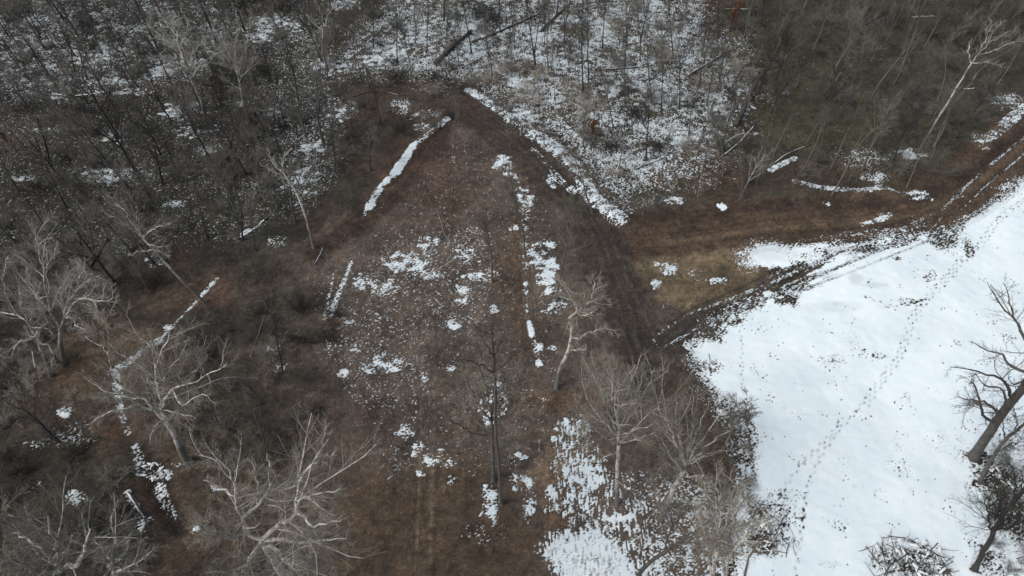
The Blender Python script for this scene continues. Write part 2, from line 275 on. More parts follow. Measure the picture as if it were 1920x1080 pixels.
for b in [(1700, 620, 90, 30, .14), (1500, 700, 80, 40, .10), (1620, 800, 90, 50, .10), (1760, 900, 60, 60, .12), (1600, 528, 14, 12, .5), (1570, 572, 14, 5, .4), (1640, 540, 26, 5, .4), (1560, 578, 60, 10, .25), (1590, 475, 60, 12, .5), (1440, 475, 50, 14, .35), (1545, 520, 30, 5, .5), (1410, 915, 18, 12, .9), (1490, 505, 40, 5, .4)]: slush(*b)
# drive and foot trails pressed through the snow
def strail(pts, gauge, wd, c, rag=.4):
    w, d, s, t = line_dist(pts, gauge+2); m = np.exp(-((d-gauge/2)/wd)**4)*(1-rag*uni(nm[w])); CV[w] = CV[w]*(1-m)+c*m; SNH[w] -= .03*m; SL[w] = np.maximum(SL[w], .75*m)
strail([(1990, 215), (1900, 290), (1830, 350), (1780, 400), (1700, 440), (1600, 480), (1500, 520), (1400, 560), (1300, 600), (1240, 640)], 1.9, .24, .55, .2)
strail([(1860, 360), (1790, 420), (1700, 462), (1580, 510), (1480, 540)], 1.4, .2, .55, .5)
def steps(pts, stride=.62, off=.11, seed=0, lx=.24, ly=.14, wob=.08, dbl=False):
    P = gl(pts); rr = np.random.RandomState(seed); L = np.sqrt(((P[1:]-P[:-1])**2).sum(1)); cum = np.concatenate([[0], np.cumsum(L)])
    s = 0; k = 0
    while s < cum[-1]:
        i = min(np.searchsorted(cum, s, side='right')-1, len(L)-1); f = (s-cum[i])/L[i]; c = P[i]+(P[i+1]-P[i])*f; t = (P[i+1]-P[i])/L[i]; n = np.array([-t[1], t[0]])
        c = c+n*((off if k % 2 else -off)+rr.randn()*wob*.5+.14*sin(s*.5))+t*rr.randn()*.05
        w = win(c[0]-.5, c[0]+.5, c[1]-.5, c[1]+.5); x = GX[w]-c[0]; y = GY[w]-c[1]
        a = x*t[0]+y*t[1]; b = x*n[0]+y*n[1]; m = np.exp(-((a/lx)**2+(b/ly)**2)**1.2)*rr.uniform(.55, 1.0)
        SNH[w] -= .06*m; CV[w] = CV[w]-m*.95; SL[w] = np.maximum(SL[w], m)
        s += stride*rr.uniform(.8, 1.25); k += 1
T1 = [(1560, 1130), (1495, 1080), (1500, 1010), (1508, 930), (1525, 890), (1545, 850), (1575, 800), (1620, 755), (1650, 715), (1680, 665), (1710, 590), (1745, 545), (1790, 500), (1830, 460), (1855, 425), (1900, 385), (1960, 350)]
T1[0] = (1492, 1130)
T2 = [(1460, 935), (1480, 905), (1510, 860), (1550, 820), (1575, 790)]
steps(T1, seed=1); steps([(u+9, v+3) for u, v in T1[7:]], seed=2, stride=.7)
steps(T2, seed=3); steps([(1383, 590), (1390, 640), (1393, 700), (1398, 760), (1400, 830)], seed=4, lx=.2, ly=.11); steps([(1430, 735), (1470, 770), (1500, 780)], seed=5, stride=.9, lx=.12, ly=.06)
steps([(1620, 560), (1660, 580), (1700, 575), (1735, 560)], seed=6); steps([(1690, 745), (1720, 790), (1760, 850), (1830, 960), (1850, 1000)], seed=8, stride=1.2, lx=.1, ly=.05)
steps([(1475, 850), (1510, 860)], seed=9, stride=.5, lx=.1, ly=.06)

# combined snow field s (>0 where snow lies)
NA = .75*nf+.55*nf2+.5*nm+.35*nl+.5*nstreak-.45*nrid; NA = (NA-NA.mean())/NA.std()
NC = .7*nf+.5*nf2+.5*nm+.45*nl-.45*nrid+.25*nvert; NC = (NC-NC.mean())/NC.std()
wd_, dd_ = poly_sdf(FIELD, 3); infield = np.zeros((NY, NX), np.float32); infield[wd_] = sstep(-.5, 2, dd_)
forest = np.zeros((NY, NX), np.float32); wf, df = poly_sdf([(600, -80), (1450, -80), (1450, 170), (1350, 350), (1160, 400), (880, 170), (600, 160)], 2); forest[wf] = sstep(-1, 1, df)
wv, dv = poly_sdf([(1000, 780), (1120, 780), (1220, 950), (1240, 1180), (1000, 1180)], 2); NA[wv] += .9*nvert[wv]*sstep(-1, 1, dv); NA = NA/np.maximum(1, 1); N_ = NA*(1-forest)+forest*NC
CV = np.where(infield > .5, CV, np.where(CV < .3, CV*(.15+1.7*uni(1.2*nm+.6*nl)), CV*.92+.07*sstep(.8, 1.0, CV)))
SF = CV-uni(N_)*(1-.15*infield)
spk = uni(.7*noise(.5, .22, 71, rot=radians(40))+.45*nf+.9*noise(4, 3, 72)*.7)-.972; SF -= infield*np.clip(spk*40, 0, 1)*1.0
mott = 1+.16*np.clip(nstreak*.5+nm*.6, -1.6, 1.6)+.10*np.clip(nl, -1.5, 1.5)+.07*np.clip(nvert, -2, 2)
CB = CB*mott[..., None]
CB = (CB*.54+CB.mean(-1, keepdims=True)*.46)*np.array([1.02, 1.05, 1.03], np.float32)*.92
print('fields ok')

# ------------------------------------------------------------------ materials
def newmat(name, rough=.9):
    m = bpy.data.materials.new(name); m.use_nodes = True; nt = m.node_tree; b = nt.nodes['Principled BSDF']
    b.inputs['Roughness'].default_value = rough; b.inputs['Specular IOR Level'].default_value = .25
    return m, nt, b
def N(nt, t, **k):
    n = nt.nodes.new(t)
    for a, v in k.items(): setattr(n, a, v)
    return n
def tex(nt, kind, scale, detail=4, co=None, rough=.6):
    n = nt.nodes.new('ShaderNodeTex'+kind); n.inputs['Scale'].default_value = scale
    if kind == 'Noise': n.inputs['Detail'].default_value = detail; n.inputs['Roughness'].default_value = rough
    if co is not None: nt.links.new(co, n.inputs['Vector'])
    return n
def ramp(nt, src, stops):
    r = nt.nodes.new('ShaderNodeValToRGB'); e = r.color_ramp.elements
    while len(e) < len(stops): e.new(.5)
    for i, (p, c) in enumerate(stops): e[i].position = p; e[i].color = (*c, 1) if len(c) == 3 else c
    nt.links.new(src, r.inputs[0]); return r
def mixrgb(nt, mode, fac, a, b):
    n = nt.nodes.new('ShaderNodeMix'); n.data_type = 'RGBA'; n.blend_type = mode
    for s, v in ((0, fac), (6, a), (7, b)):
        if hasattr(v, 'is_linked'): nt.links.new(v, n.inputs[s])
        elif s == 0: n.inputs[0].default_value = v
        else: n.inputs[s].default_value = (*v, 1)
    return n.outputs[2]
def bump(nt, b, src, strength=.5, dist=.05):
    n = nt.nodes.new('ShaderNodeBump'); n.inputs['Strength'].default_value = strength; n.inputs['Distance'].default_value = dist
    nt.links.new(src, n.inputs['Height']); nt.links.new(n.outputs[0], b.inputs['Normal'])
M = {}
m, nt, b = newmat('soil_and_litter', .88); M['soil'] = m
att = N(nt, 'ShaderNodeAttribute', attribute_name='soil_colour'); geo = N(nt, 'ShaderNodeNewGeometry'); co = geo.outputs['Position']
n1 = tex(nt, 'Noise', 2.0, 8, co, .7); n2 = tex(nt, 'Noise', .3, 7, co, .72); v1 = tex(nt, 'Voronoi', 5.5, co=co); n3 = tex(nt, 'Noise', 14, 3, co, .7)
c = mixrgb(nt, 'MULTIPLY', .85, att.outputs['Color'], ramp(nt, n1.outputs[0], [(.28, (.5, .5, .5)), (.5, (1.0, 1.0, 1.0)), (.74, (1.55, 1.5, 1.42))]).outputs[0])
c = mixrgb(nt, 'MULTIPLY', .9, c, ramp(nt, n2.outputs[0], [(.33, (.62, .64, .67)), (.67, (1.4, 1.32, 1.22))]).outputs[0])
vs = N(nt, 'ShaderNodeSeparateColor'); nt.links.new(v1.outputs['Color'], vs.inputs[0])
c = mixrgb(nt, 'MULTIPLY', .55, c, ramp(nt, vs.outputs[0], [(0, (.55, .55, .55)), (.5, (1, 1, 1)), (.86, (1.1, 1.1, 1.1)), (.97, (1.9, 1.8, 1.6))]).outputs[0])
nt.links.new(c, b.inputs['Base Color'])
hm = N(nt, 'ShaderNodeMath', operation='ADD'); nt.links.new(n1.outputs[0], hm.inputs[0]); nt.links.new(n3.outputs[0], hm.inputs[1]); bump(nt, b, hm.outputs[0], .9, .16)
m, nt, b = newmat('snow_cover', .7); M['snow'] = m
att = N(nt, 'ShaderNodeAttribute', attribute_name='snow_colour'); geo = N(nt, 'ShaderNodeNewGeometry'); co = geo.outputs['Position']
n1 = tex(nt, 'Noise', .22, 5, co); n2 = tex(nt, 'Noise', 4, 6, co, .7)
c = mixrgb(nt, 'MULTIPLY', 1, att.outputs['Color'], ramp(nt, n1.outputs[0], [(.33, (.90, .93, .95)), (.60, (1, 1, 1))]).outputs[0])
c = mixrgb(nt, 'MULTIPLY', .5, c, ramp(nt, n2.outputs[0], [(.3, (.86, .88, .9)), (.6, (1, 1, 1))]).outputs[0])
nt.links.new(c, b.inputs['Base Color']); bump(nt, b, n2.outputs[0], .25, .05)

# ------------------------------------------------------------------ mesh from arrays
def mk_mesh(name, V, faces, mats=(), fm=None, smooth=True):
    """faces: list of int arrays (n,k)"""
    me = bpy.data.meshes.new(name); V = np.asarray(V, np.float32)
    me.vertices.add(len(V)); me.vertices.foreach_set('co', V.ravel())
    faces = [f for f in faces if len(f)]
    nl_ = sum(f.size for f in faces); nf_ = sum(len(f) for f in faces)
    me.loops.add(nl_); me.polygons.add(nf_)
    me.loops.foreach_set('vertex_index', np.concatenate([f.ravel() for f in faces]).astype(np.int32))
    tot = np.concatenate([np.full(len(f), f.shape[1]) for f in faces]).astype(np.int32)
    st = np.concatenate([[0], np.cumsum(tot)[:-1]]).astype(np.int32)
    me.polygons.foreach_set('loop_start', st)
    for mm in mats: me.materials.append(mm)
    if fm is not None: me.polygons.foreach_set('material_index', np.asarray(fm, np.int32))
    me.update(calc_edges=True)
    if smooth: me.polygons.foreach_set('use_smooth', np.ones(nf_, bool))
    return me
def put(name, me, parent=None, **props):
    o = bpy.data.objects.new(name, me); COL.objects.link(o)
    if parent is not None: o.parent = parent
    for k, v in props.items(): o[k] = v
    return o
def colattr(me, name, rgb):
    a = me.color_attributes.new(name, 'FLOAT_COLOR', 'POINT'); buf = np.ones((len(rgb), 4), np.float32); buf[:, :3] = rgb; a.data.foreach_set('color', buf.ravel())

# ground: fine inside the survey area, stretched far beyond it
ST = 3
gi = np.arange(0, NX, ST); gj = np.arange(0, NY, ST)
outx = np.array([600, 420, 280, 200, 155, 130]); outy = np.array([700, 480, 320, 230, 180, 158])
gxs = np.concatenate([-outx, xs[gi], (outx[::-1])]); gys = np.concatenate([[-420, -250, -140, -70, -30, -5, 3], ys[gj], outy[::-1]])
A, B = np.meshgrid(gxs, gys)
ix = np.clip(np.round((A-X0)/DX).astype(int), 0, NX-1); iy = np.clip(np.round((B-Y0)/DX).astype(int), 0, NY-1)
Z = HT[iy, ix]
k = (np.arange(len(gys)-1)[:, None]*len(gxs)+np.arange(len(gxs)-1)[None, :]).ravel(); F = np.stack([k, k+1, k+1+len(gxs), k+len(gxs)], 1)
me = mk_mesh('ground', np.stack([A.ravel(), B.ravel(), Z.ravel()], 1), [F], [M['soil']]); colattr(me, 'soil_colour', CB[iy, ix].reshape(-1, 3))
put('ground', me, kind='structure')
# bilinear copy of the coarse ground for the sheets on top
HC = HT[::ST, ::ST]
fi = np.arange(NX)/ST; fj = np.arange(NY)/ST
i0 = np.minimum(fi.astype(int), HC.shape[1]-2); j0 = np.minimum(fj.astype(int), HC.shape[0]-2); a = (fi-i0)[None, :]; bb = (fj-j0)[:, None]
a = np.clip(a, 0, 1); bb = np.clip(bb, 0, 1)
HB = (HC[j0][:, i0]*(1-a)+HC[j0][:, i0+1]*a)*(1-bb)+(HC[j0+1][:, i0]*(1-a)+HC[j0+1][:, i0+1]*a)*bb
PU, PV = proj(GX, GY, 0*GX); inview = (PU > -110) & (PU < 2030) & (PV > -60) & (PV < 1180)
def sheet(name, Z, keep, mat, cname, rgb, **props):
    K = keep[:-1, :-1] | keep[1:, :-1] | keep[:-1, 1:] | keep[1:, 1:]; K &= inview[:-1, :-1]
    jj, ii = np.nonzero(K); idx = jj*NX+ii; q = np.stack([idx, idx+1, idx+1+NX, idx+NX], 1)
    used, inv = np.unique(q, return_inverse=True); q = inv.reshape(-1, 4)
    V = np.stack([GX.ravel()[used], GY.ravel()[used], Z.ravel()[used]], 1); me = mk_mesh(name, V, [q], [mat]); colattr(me, cname, rgb.reshape(-1, 3)[used])
    print(name, len(q)); return put(name, me, **props)
# dirt road
rm = np.clip(ROADM*.05, -.03, .02)
RUTS_ONLY = (np.abs(RUT) > .004) & (ROADM < 0)
rm2 = np.where(RUTS_ONLY & (ROADM < -.3), .012, rm)
sheet('dirt_road', HB+.012+rm2+RUT*.8, (ROADM > -.35), M['soil'], 'soil_colour', CB, kind='structure')
# wheel ruts outside the road
sheet('wheel_ruts', HB+.03+np.where(np.abs(RUT) > .004, RUT*.7, -.03), RUTS_ONLY & (np.abs(RUT) > .006), M['soil'], 'soil_colour', CB, kind='structure')
# snow: one sheet for the open field, one for the patches
th = np.clip(SF*.7, -.06, .05)+np.where(SF > .05, np.clip(SNH, -.06, 0)*.6, 0)
shade = (np.clip((SF-.01)/np.where(infield > .6, .25, .30), 0, 1)**.8)[..., None]
clean = np.array([.80, .895, .935], np.float32); thin = np.array([.36, .37, .375], np.float32)
SC = thin*(1-shade)+clean*shade; SC = SC*(1-.42*SL[..., None]*np.array([1, .96, .92], np.float32))
patch_dim = (infield < .5)[..., None]*(.12+.10*forest[..., None]); SC = SC*(1-patch_dim)  # snow outside the field dimmed; in the woods, twig haze put into colour
ZS = HB+.006+th
keep = SF > -.03
fld = infield > .02
sheet('snow_field', ZS, keep & fld, M['snow'], 'snow_colour', SC, kind='structure')
sheet('snow_patches', ZS, keep & ~fld, M['snow'], 'snow_colour', SC, kind='stuff')

# ------------------------------------------------------------------ bark, twig and wood materials
def barkmat(name, stops, scale=2.5, patch=None, alt=None):
    m, nt, b = newmat(name, .85); co = N(nt, 'ShaderNodeTexCoord').outputs['Object']
    mp = N(nt, 'ShaderNodeMapping'); mp.inputs['Scale'].default_value = (1, 1, .35); nt.links.new(co, mp.inputs[0])
    n1 = tex(nt, 'Noise', scale, 6, mp.outputs[0], .7); oi = N(nt, 'ShaderNodeObjectInfo')
    c = ramp(nt, n1.outputs[0], stops).outputs[0]
    if patch is not None:
        n2 = tex(nt, 'Noise', 1.6, 4, co, .65); r2 = ramp(nt, n2.outputs[0], [(.50, (0, 0, 0)), (.56, (1, 1, 1))]); c = mixrgb(nt, 'MIX', r2.outputs[0], c, patch)
    if alt is not None:      # rough brown bark low on the trunk, pale smooth bark above, as on a sycamore
        sx = N(nt, 'ShaderNodeSeparateXYZ'); nt.links.new(co, sx.inputs[0]); n3 = tex(nt, 'Noise', .7, 3, co)
        ad = N(nt, 'ShaderNodeMath', operation='MULTIPLY_ADD'); nt.links.new(n3.outputs[0], ad.inputs[0]); ad.inputs[1].default_value = -6; nt.links.new(sx.outputs[2], ad.inputs[2])
        mr = N(nt, 'ShaderNodeMapRange'); mr.inputs[1].default_value = 0; mr.inputs[2].default_value = 5; nt.links.new(ad.outputs[0], mr.inputs[0])
        c = mixrgb(nt, 'MIX', mr.outputs[0], alt, c)
    vr = N(nt, 'ShaderNodeMapRange'); vr.inputs[3].default_value = .7; vr.inputs[4].default_value = 1.3; nt.links.new(oi.outputs['Random'], vr.inputs[0])
    c = mixrgb(nt, 'MULTIPLY', 1, c, vr.outputs[0]); nt.links.new(c, b.inputs['Base Color']); bump(nt, b, n1.outputs[0], .6, .06); return m
g3 = lambda a, k=(1, 1, 1): (a*k[0], a*k[1], a*k[2])
WK = (1.0, .93, .84)
M['bark_dark'] = barkmat('dark_bark', [(.3, g3(.022, WK)), (.7, g3(.075, WK))])
M['bark_grey'] = barkmat('grey_bark', [(.3, g3(.06, WK)), (.7, g3(.17, WK))])
M['bark_tan'] = barkmat('tan_bark', [(.3, g3(.2, (1, .9, .77))), (.7, g3(.42, (1, .92, .8)))])
M['bark_stem'] = barkmat('stem_bark', [(.3, g3(.10, (1, .92, .80))), (.7, g3(.24, (1, .93, .82)))])
M['bark_pale'] = barkmat('pale_sycamore_bark', [(.3, g3(.44, (1, .96, .88))), (.7, g3(.68, (1, .97, .9)))], patch=g3(.24, (1, .95, .84)), alt=g3(.15, WK))
M['twig_dark'] = barkmat('dark_twigs', [(.3, g3(.035, WK)), (.7, g3(.075, WK))], 1)
M['twig_grey'] = barkmat('grey_twigs', [(.3, g3(.12, (1, .94, .84))), (.7, g3(.24, (1, .95, .85)))], 1)
M['twig_olive'] = barkmat('olive_twigs', [(.3, g3(.085, (1, .96, .78))), (.7, g3(.16, (1, .96, .78)))], 1)
M['twig_tan'] = barkmat('tan_twigs', [(.3, g3(.22, (1, .9, .76))), (.7, g3(.38, (1, .91, .78)))], 1)
M['twig_pale'] = barkmat('pale_twigs', [(.3, g3(.26, (1, .95, .86))), (.7, g3(.42, (1, .96, .88)))], 1)
M['dead_leaf'] = barkmat('dead_leaves', [(.3, (.10, .045, .022)), (.7, (.19, .085, .04))], 3)
M['rot'] = barkmat('rotten_wood', [(.3, g3(.025, WK)), (.7, g3(.10, WK))], 4)
m, nt, b = newmat('snow_on_wood', .7); b.inputs['Base Color'].default_value = (.78, .83, .86, 1); M['snowcap'] = m

# ------------------------------------------------------------------ branch growing (vectorised)
def nrm(v): return v/(np.linalg.norm(v, axis=-1, keepdims=True)+1e-9)
def grow(P, R, L, m, K, t0, t1, ang, ratio, wig, up, rad, R_, taper=.35, rmin=.004, sweep=0.0):
    n, k, _ = P.shape; rr = R_
    idx = np.repeat(np.arange(n), m); t = ((np.tile(np.arange(m), n)+rr.rand(n*m))/m)*(t1-t0)+t0
    f = t*(k-1); i0 = np.minimum(f.astype(int), k-2); a = (f-i0)[:, None]
    pos = P[idx, i0]*(1-a)+P[idx, i0+1]*a; tan = nrm(P[idx, i0+1]-P[idx, i0]); pr = R[idx, i0]*(1-a[:, 0])+R[idx, i0+1]*a[:, 0]
    q = nrm(rr.randn(n*m, 3)); q = nrm(q-(q*tan).sum(-1, keepdims=True)*tan)
    th = radians(ang)*rr.uniform(.65, 1.3, n*m)[:, None]
    d = nrm(tan*np.cos(th)+q*np.sin(th)); ln = L[idx]*ratio*(1-.55*(t-t0)/max(t1-t0, 1e-3))*rr.uniform(.6, 1.25, n*m)
    out = np.empty((n*m, K, 3)); out[:, 0] = pos; step = (ln/(K-1))[:, None]; p = pos
    cur = nrm(rr.randn(n*m, 3))*sweep
    for j in range(1, K):
        d = nrm(d+wig*rr.randn(n*m, 3)+cur+np.array([0, 0, up])); p = p+d*step; out[:, j] = p
    r0 = np.maximum(np.minimum(pr*.85, rad*ln), rmin)
    return out, r0[:, None]*np.linspace(1, taper, K)[None, :], ln
def tubes(P, R, sides):
    n, k, _ = P.shape; T = np.empty_like(P); T[:, 1:-1] = P[:, 2:]-P[:, :-2]; T[:, 0] = P[:, 1]-P[:, 0]; T[:, -1] = P[:, -1]-P[:, -2]; T = nrm(T)
    mean = nrm(P[:, -1]-P[:, 0]); ref = np.where(np.abs(mean[:, 2:3]) < .8, np.array([0, 0, 1.0]), np.array([1.0, .2, 0]))[:, None, :]
    A = nrm(np.cross(T, ref)); B = np.cross(T, A); th = np.arange(sides)*2*pi/sides
    V = P[:, :, None, :]+R[:, :, None, None]*(A[:, :, None, :]*np.cos(th)[None, None, :, None]+B[:, :, None, :]*np.sin(th)[None, None, :, None])
    base = (np.arange(n)*k*sides)[:, None, None]+(np.arange(k-1)*sides)[None, :, None]+np.arange(sides)[None, None, :]
    nx = (np.arange(n)*k*sides)[:, None, None]+(np.arange(k-1)*sides)[None, :, None]+((np.arange(sides)+1) % sides)[None, None, :]
    F = np.stack([base, nx, nx+sides, base+sides], -1).reshape(-1, 4); return V.reshape(-1, 3), F
def slivers(P, R):
    """twigs: two tapering facets in a V section from each first point to the last"""
    a = P[:, 0]; b = P[:, -1]; mid = P[:, P.shape[1]//2]; t = nrm(b-a); q = nrm(np.cross(t, np.array([.3, .5, .8]))); s = np.cross(t, q); r = R[:, 0:1]; n = len(a)
    V = np.stack([a+q*r, a-q*r*.5+s*r*.87, a-q*r*.5-s*r*.87, mid+q*r*.75, mid-q*r*.4+s*r*.65, mid-q*r*.4-s*r*.65, b], 1).reshape(-1, 3); o = (np.arange(n)*7)[:, None]
    Q = np.concatenate([o+np.array([[0, 1, 4, 3]]), o+np.array([[1, 2, 5, 4]]), o+np.array([[2, 0, 3, 5]])]); T = np.concatenate([o+np.array([[3, 4, 6]]), o+np.array([[4, 5, 6]]), o+np.array([[5, 3, 6]])])
    return V, Q, T
def build(name, parts, mats):
    """parts: (V, [faces], mat index)"""
    Vs = []; Q = []; T = []; qm = []; tm = []; o = 0
    for V, fs, mi in parts:
        Vs.append(V)
        for f in fs:
            if f.shape[1] == 4: Q.append(f+o); qm.append(np.full(len(f), mi))
            else: T.append(f+o); tm.append(np.full(len(f), mi))
        o += len(V)
    faces = []; fm = []
    if Q: faces.append(np.concatenate(Q)); fm.append(np.concatenate(qm))
    if T: faces.append(np.concatenate(T)); fm.append(np.concatenate(tm))
    return mk_mesh(name, np.concatenate(Vs), faces, mats, np.concatenate(fm))
def trunk_line(h, K, lean, wig, R_, bend=0.0):
    d = nrm(np.array([lean[0], lean[1], 1.0])); P = [np.zeros(3)]; cur = R_.randn(3)*bend; cur[2] = 0
    for i in range(K-1): d = nrm(d+wig*R_.randn(3)*[1, 1, .3]+cur/K); P.append(P[-1]+d*h/(K-1))
    P = np.array(P); P[0, 2] -= .25; return P[None]
def flare(r, K, tip=.25, p=.9):
    t = np.linspace(0, 1, K); R = r*(1-(1-tip)*t**p); R[0] *= 1.45; R[1] *= 1.04; return R[None]
def crownmesh(tp, TR, TL, R_, spec, sides=(5, 4), limbs=None):
    """grow limbs > branches > twigs > twiglets off the trunk line; returns limb list and crown pieces"""
    L1 = grow(tp, TR, TL, **spec[0], R_=R_) if limbs is None else limbs
    out = []; prev = L1; lv = [L1]
    for s in spec[1:]:
        prev = grow(*prev, **s, R_=R_); lv.append(prev)
    return lv
PROTO = {}
def proto(kind, name, mats, seed, h, r, tl, spec, label_kind, tip=.25, lean=(0, 0), wig=.03, bend=.1, leaves=0, K=12, twin=False):
    R_ = np.random.RandomState(seed); tp = trunk_line(h*tl, K, lean, wig, R_, bend); TR = flare(r, K, tip)
    lv = crownmesh(tp, TR, np.array([h]), R_, spec)
    trunk = [(*[x for x in [tubes(tp, TR, 7)]][0][:1], [tubes(tp, TR, 7)[1]], 0)]
    if twin:
        tp2 = trunk_line(h*tl*.95, K, (R_.choice([-1, 1])*.22, .1), wig, R_, bend); V, F = tubes(tp2, TR*.8, 6); trunk.append((V, [F], 0)); lv2 = crownmesh(tp2, TR*.8, np.array([h]), R_, spec)
        lv = [tuple(np.concatenate([a, b]) for a, b in zip(x, y)) for x, y in zip(lv, lv2)]
    parts = []
    for i, l in enumerate(lv):
        if i == len(lv)-1 or (i == len(lv)-2 and len(lv) > 3): V, Q, T = slivers(l[0], l[1]); parts.append((V, [Q, T], 1))
        else: V, F = tubes(l[0], l[1], 5 if i == 0 else 4); parts.append((V, [F], 0 if i == 0 else 1))
    if leaves:
        P = lv[-1][0].reshape(-1, 3); p = P[R_.choice(len(P), leaves)]+R_.randn(leaves, 3)*.08; a = nrm(R_.randn(leaves, 3))*.07; b2 = nrm(np.cross(a, R_.randn(leaves, 3)))*.05
        V = np.stack([p-a, p+b2, p+a, p-b2], 1).reshape(-1, 3); F = (np.arange(leaves)*4)[:, None]+np.array([[0, 1, 2, 3]]); parts.append((V, [F], 2))
    mt = build(name+'_trunk', trunk, [M[mats[0]]]); mc = build(name+'_crown', parts, [M[mats[0]], M[mats[1]], M['dead_leaf']])
    PROTO.setdefault(kind, []).append((name, mt, mc, h, label_kind))
def g(m, K, t0, t1, ang, ratio, wig, up, rad, rmin=.004, taper=.35, sweep=0): return dict(m=m, K=K, t0=t0, t1=t1, ang=ang, ratio=ratio, wig=wig, up=up, rad=rad, rmin=rmin, taper=taper, sweep=sweep)
BROAD = [g(9, 9, .35, .98, 48, .42, .13, .05, .017), g(7, 6, .2, 1, 42, .5, .15, .05, .014, .012), g(8, 4, .15, 1, 38, .5, .16, .05, .012, .010), g(9, 3, .1, 1, 36, .6, .15, .03, .01, .0085, .3)]
SLIM = [g(13, 7, .42, .99, 38, .24, .1, .08, .014), g(6, 5, .15, 1, 36, .5, .13, .06, .012, .009), g(8, 3, .1, 1, 34, .6, .13, .04, .01, .009), g(7, 3, .1, 1, 34, .65, .15, .04, .01, .008)]
SAP = [g(16, 6, .2, 1, 32, .34, .09, .08, .008, .012), g(9, 4, .15, 1, 32, .5, .12, .05, .008, .010), g(10, 3, .1, 1, 32, .6, .13, .03, .008, .0085)]
for i, (bk, tw, lk) in enumerate([('bark_dark', 'twig_dark', 'dark'), ('bark_dark', 'twig_grey', 'dark'), ('bark_grey', 'twig_grey', 'grey'), ('bark_grey', 'twig_olive', 'grey')]):
    proto('broad', 'bare_tree', (bk, tw), 20+i, 17, .26, .72, BROAD, lk+' spreading bare tree')
for i, (bk, tw, lk) in enumerate([('bark_dark', 'twig_dark', 'dark'), ('bark_dark', 'twig_grey', 'dark'), ('bark_grey', 'twig_grey', 'grey'), ('bark_grey', 'twig_olive', 'grey')]):
    proto('slim', 'bare_tree', (bk, tw), 40+i, 18, .19, .92, SLIM, 'slim '+lk+' bare tree', .12, bend=.16)
for i, (bk, tw, lk) in enumerate([('bark_grey', 'twig_olive', 'grey'), ('bark_stem', 'twig_olive', 'tan'), ('bark_grey', 'twig_grey', 'grey'), ('bark_dark', 'twig_dark', 'dark')]):
    proto('sapling', 'sapling', (bk, tw), 60+i, 9, .075, .92, SAP, 'thin '+lk+' sapling', .15, wig=.045, bend=.2)
for i in range(2): proto('whip', 'sapling', ('bark_stem', 'twig_olive'), 70+i, 14, .12, .9, [g(8, 6, .55, 1, 34, .22, .1, .1, .01, .012), SAP[1], SAP[2]], 'tall tan whippy sapling', .15, wig=.03, bend=.25)
for i in range(3): proto('pale', 'sycamore_tree', ('bark_pale', 'twig_pale'), 80+i, 19, .24, .75, BROAD, 'pale barked bare sycamore', bend=.2, wig=.05)
for i in range(2): proto('leafy', 'oak_tree', ('bark_dark', 'twig_dark'), 90+i, 8, .12, .8, SAP[:1]+[g(7, 4, .15, 1, 40, .5, .12, .05, .01, .008), SAP[2]], 'small oak holding rusty leaves', leaves=2600)
def shrubproto(name, mats, seed, h, n, leaves, lk, spread=.5):
    R_ = np.random.RandomState(seed); d = nrm(np.stack([R_.randn(n)*spread, R_.randn(n)*spread, np.ones(n)], 1)); ln = h*R_.uniform(.5, 1.1, n); K = 6; P = np.empty((n, K, 3)); P[:, 0] = R_.randn(n, 3)*[.35, .35, 0]+[0, 0, -.1]; p = P[:, 0].copy()
    for j in range(1, K): d = nrm(d+.12*R_.randn(n, 3)); p = p+d*(ln/(K-1))[:, None]; P[:, j] = p
    R = np.linspace(.02, .006, K)[None]*np.ones((n, 1)); V, F = tubes(P, R, 4); stems = build(name+'_stems', [(V, [F], 0)], [M[mats[0]]])
    a = grow(P, R, ln, 10, 4, .15, 1, 38, .5, .14, .03, .01, R_, .4, .009); b_ = grow(*a, 10, 3, .1, 1, 38, .6, .15, .02, .01, R_, .3, .008)
    V1, F1 = tubes(a[0], a[1], 3); V2, Q2, T2 = slivers(b_[0], b_[1]); tw = build(name+'_twigs', [(V1, [F1], 0), (V2, [Q2, T2], 0)], [M[mats[1]]]); PROTO.setdefault('shrub_'+lk, []).append((name, stems, tw, h, lk+' twiggy shrub'))
for i in range(2): shrubproto('shrub', ('bark_grey', 'twig_grey'), 100+i, 3.2, 16, 0, 'grey'); shrubproto('shrub', ('bark_grey', 'twig_olive'), 110+i, 3.6, 16, 0, 'olive'); shrubproto('shrub', ('bark_tan', 'twig_tan'), 120+i, 2.6, 14, 0, 'tan', .7)
shrubproto('shrub', ('bark_dark', 'twig_dark'), 130, 3.0, 18, 0, 'dark', .8)
print('protos', {k: len(v) for k, v in PROTO.items()}, sum(len(x[1].polygons)+len(x[2].polygons) for v in PROTO.values() for x in v))

THINGS = []      # (root, kind phrase, u, v, region) for the labels
def plant(kind, u, v, h, rz=None, lean=None, var=None, wid=1.0, explicit=None, names=('trunk', 'crown'), cat='tree'):
    lst = PROTO[kind]; name, mt, mc, h0, lk = lst[rs.randint(len(lst)) if var is None else var % len(lst)]
    p = ground_pt(u, v); s = h/h0; root = bpy.data.objects.new(name, None); COL.objects.link(root); root.location = (p[0], p[1], p[2]-.02)
    sx = s*wid; root.scale = (sx, sx, s); lx, ly = lean if lean is not None else rs.randn(2)*.045
    root.rotation_euler = (-ly, lx, 0); 
    rz = rs.uniform(0, 2*pi) if rz is None else rz
    from mathutils import Euler, Quaternion
    qz = Quaternion((0, 0, 1), rz); qt = Euler((-ly, lx, 0)).to_quaternion(); root.rotation_euler = (qt @ qz).to_euler()
    root.empty_display_size = .5
    put(names[0], mt, root); put(names[1], mc, root)
    root['category'] = cat; THINGS.append([root, lk, u, v, explicit, kind]); return root

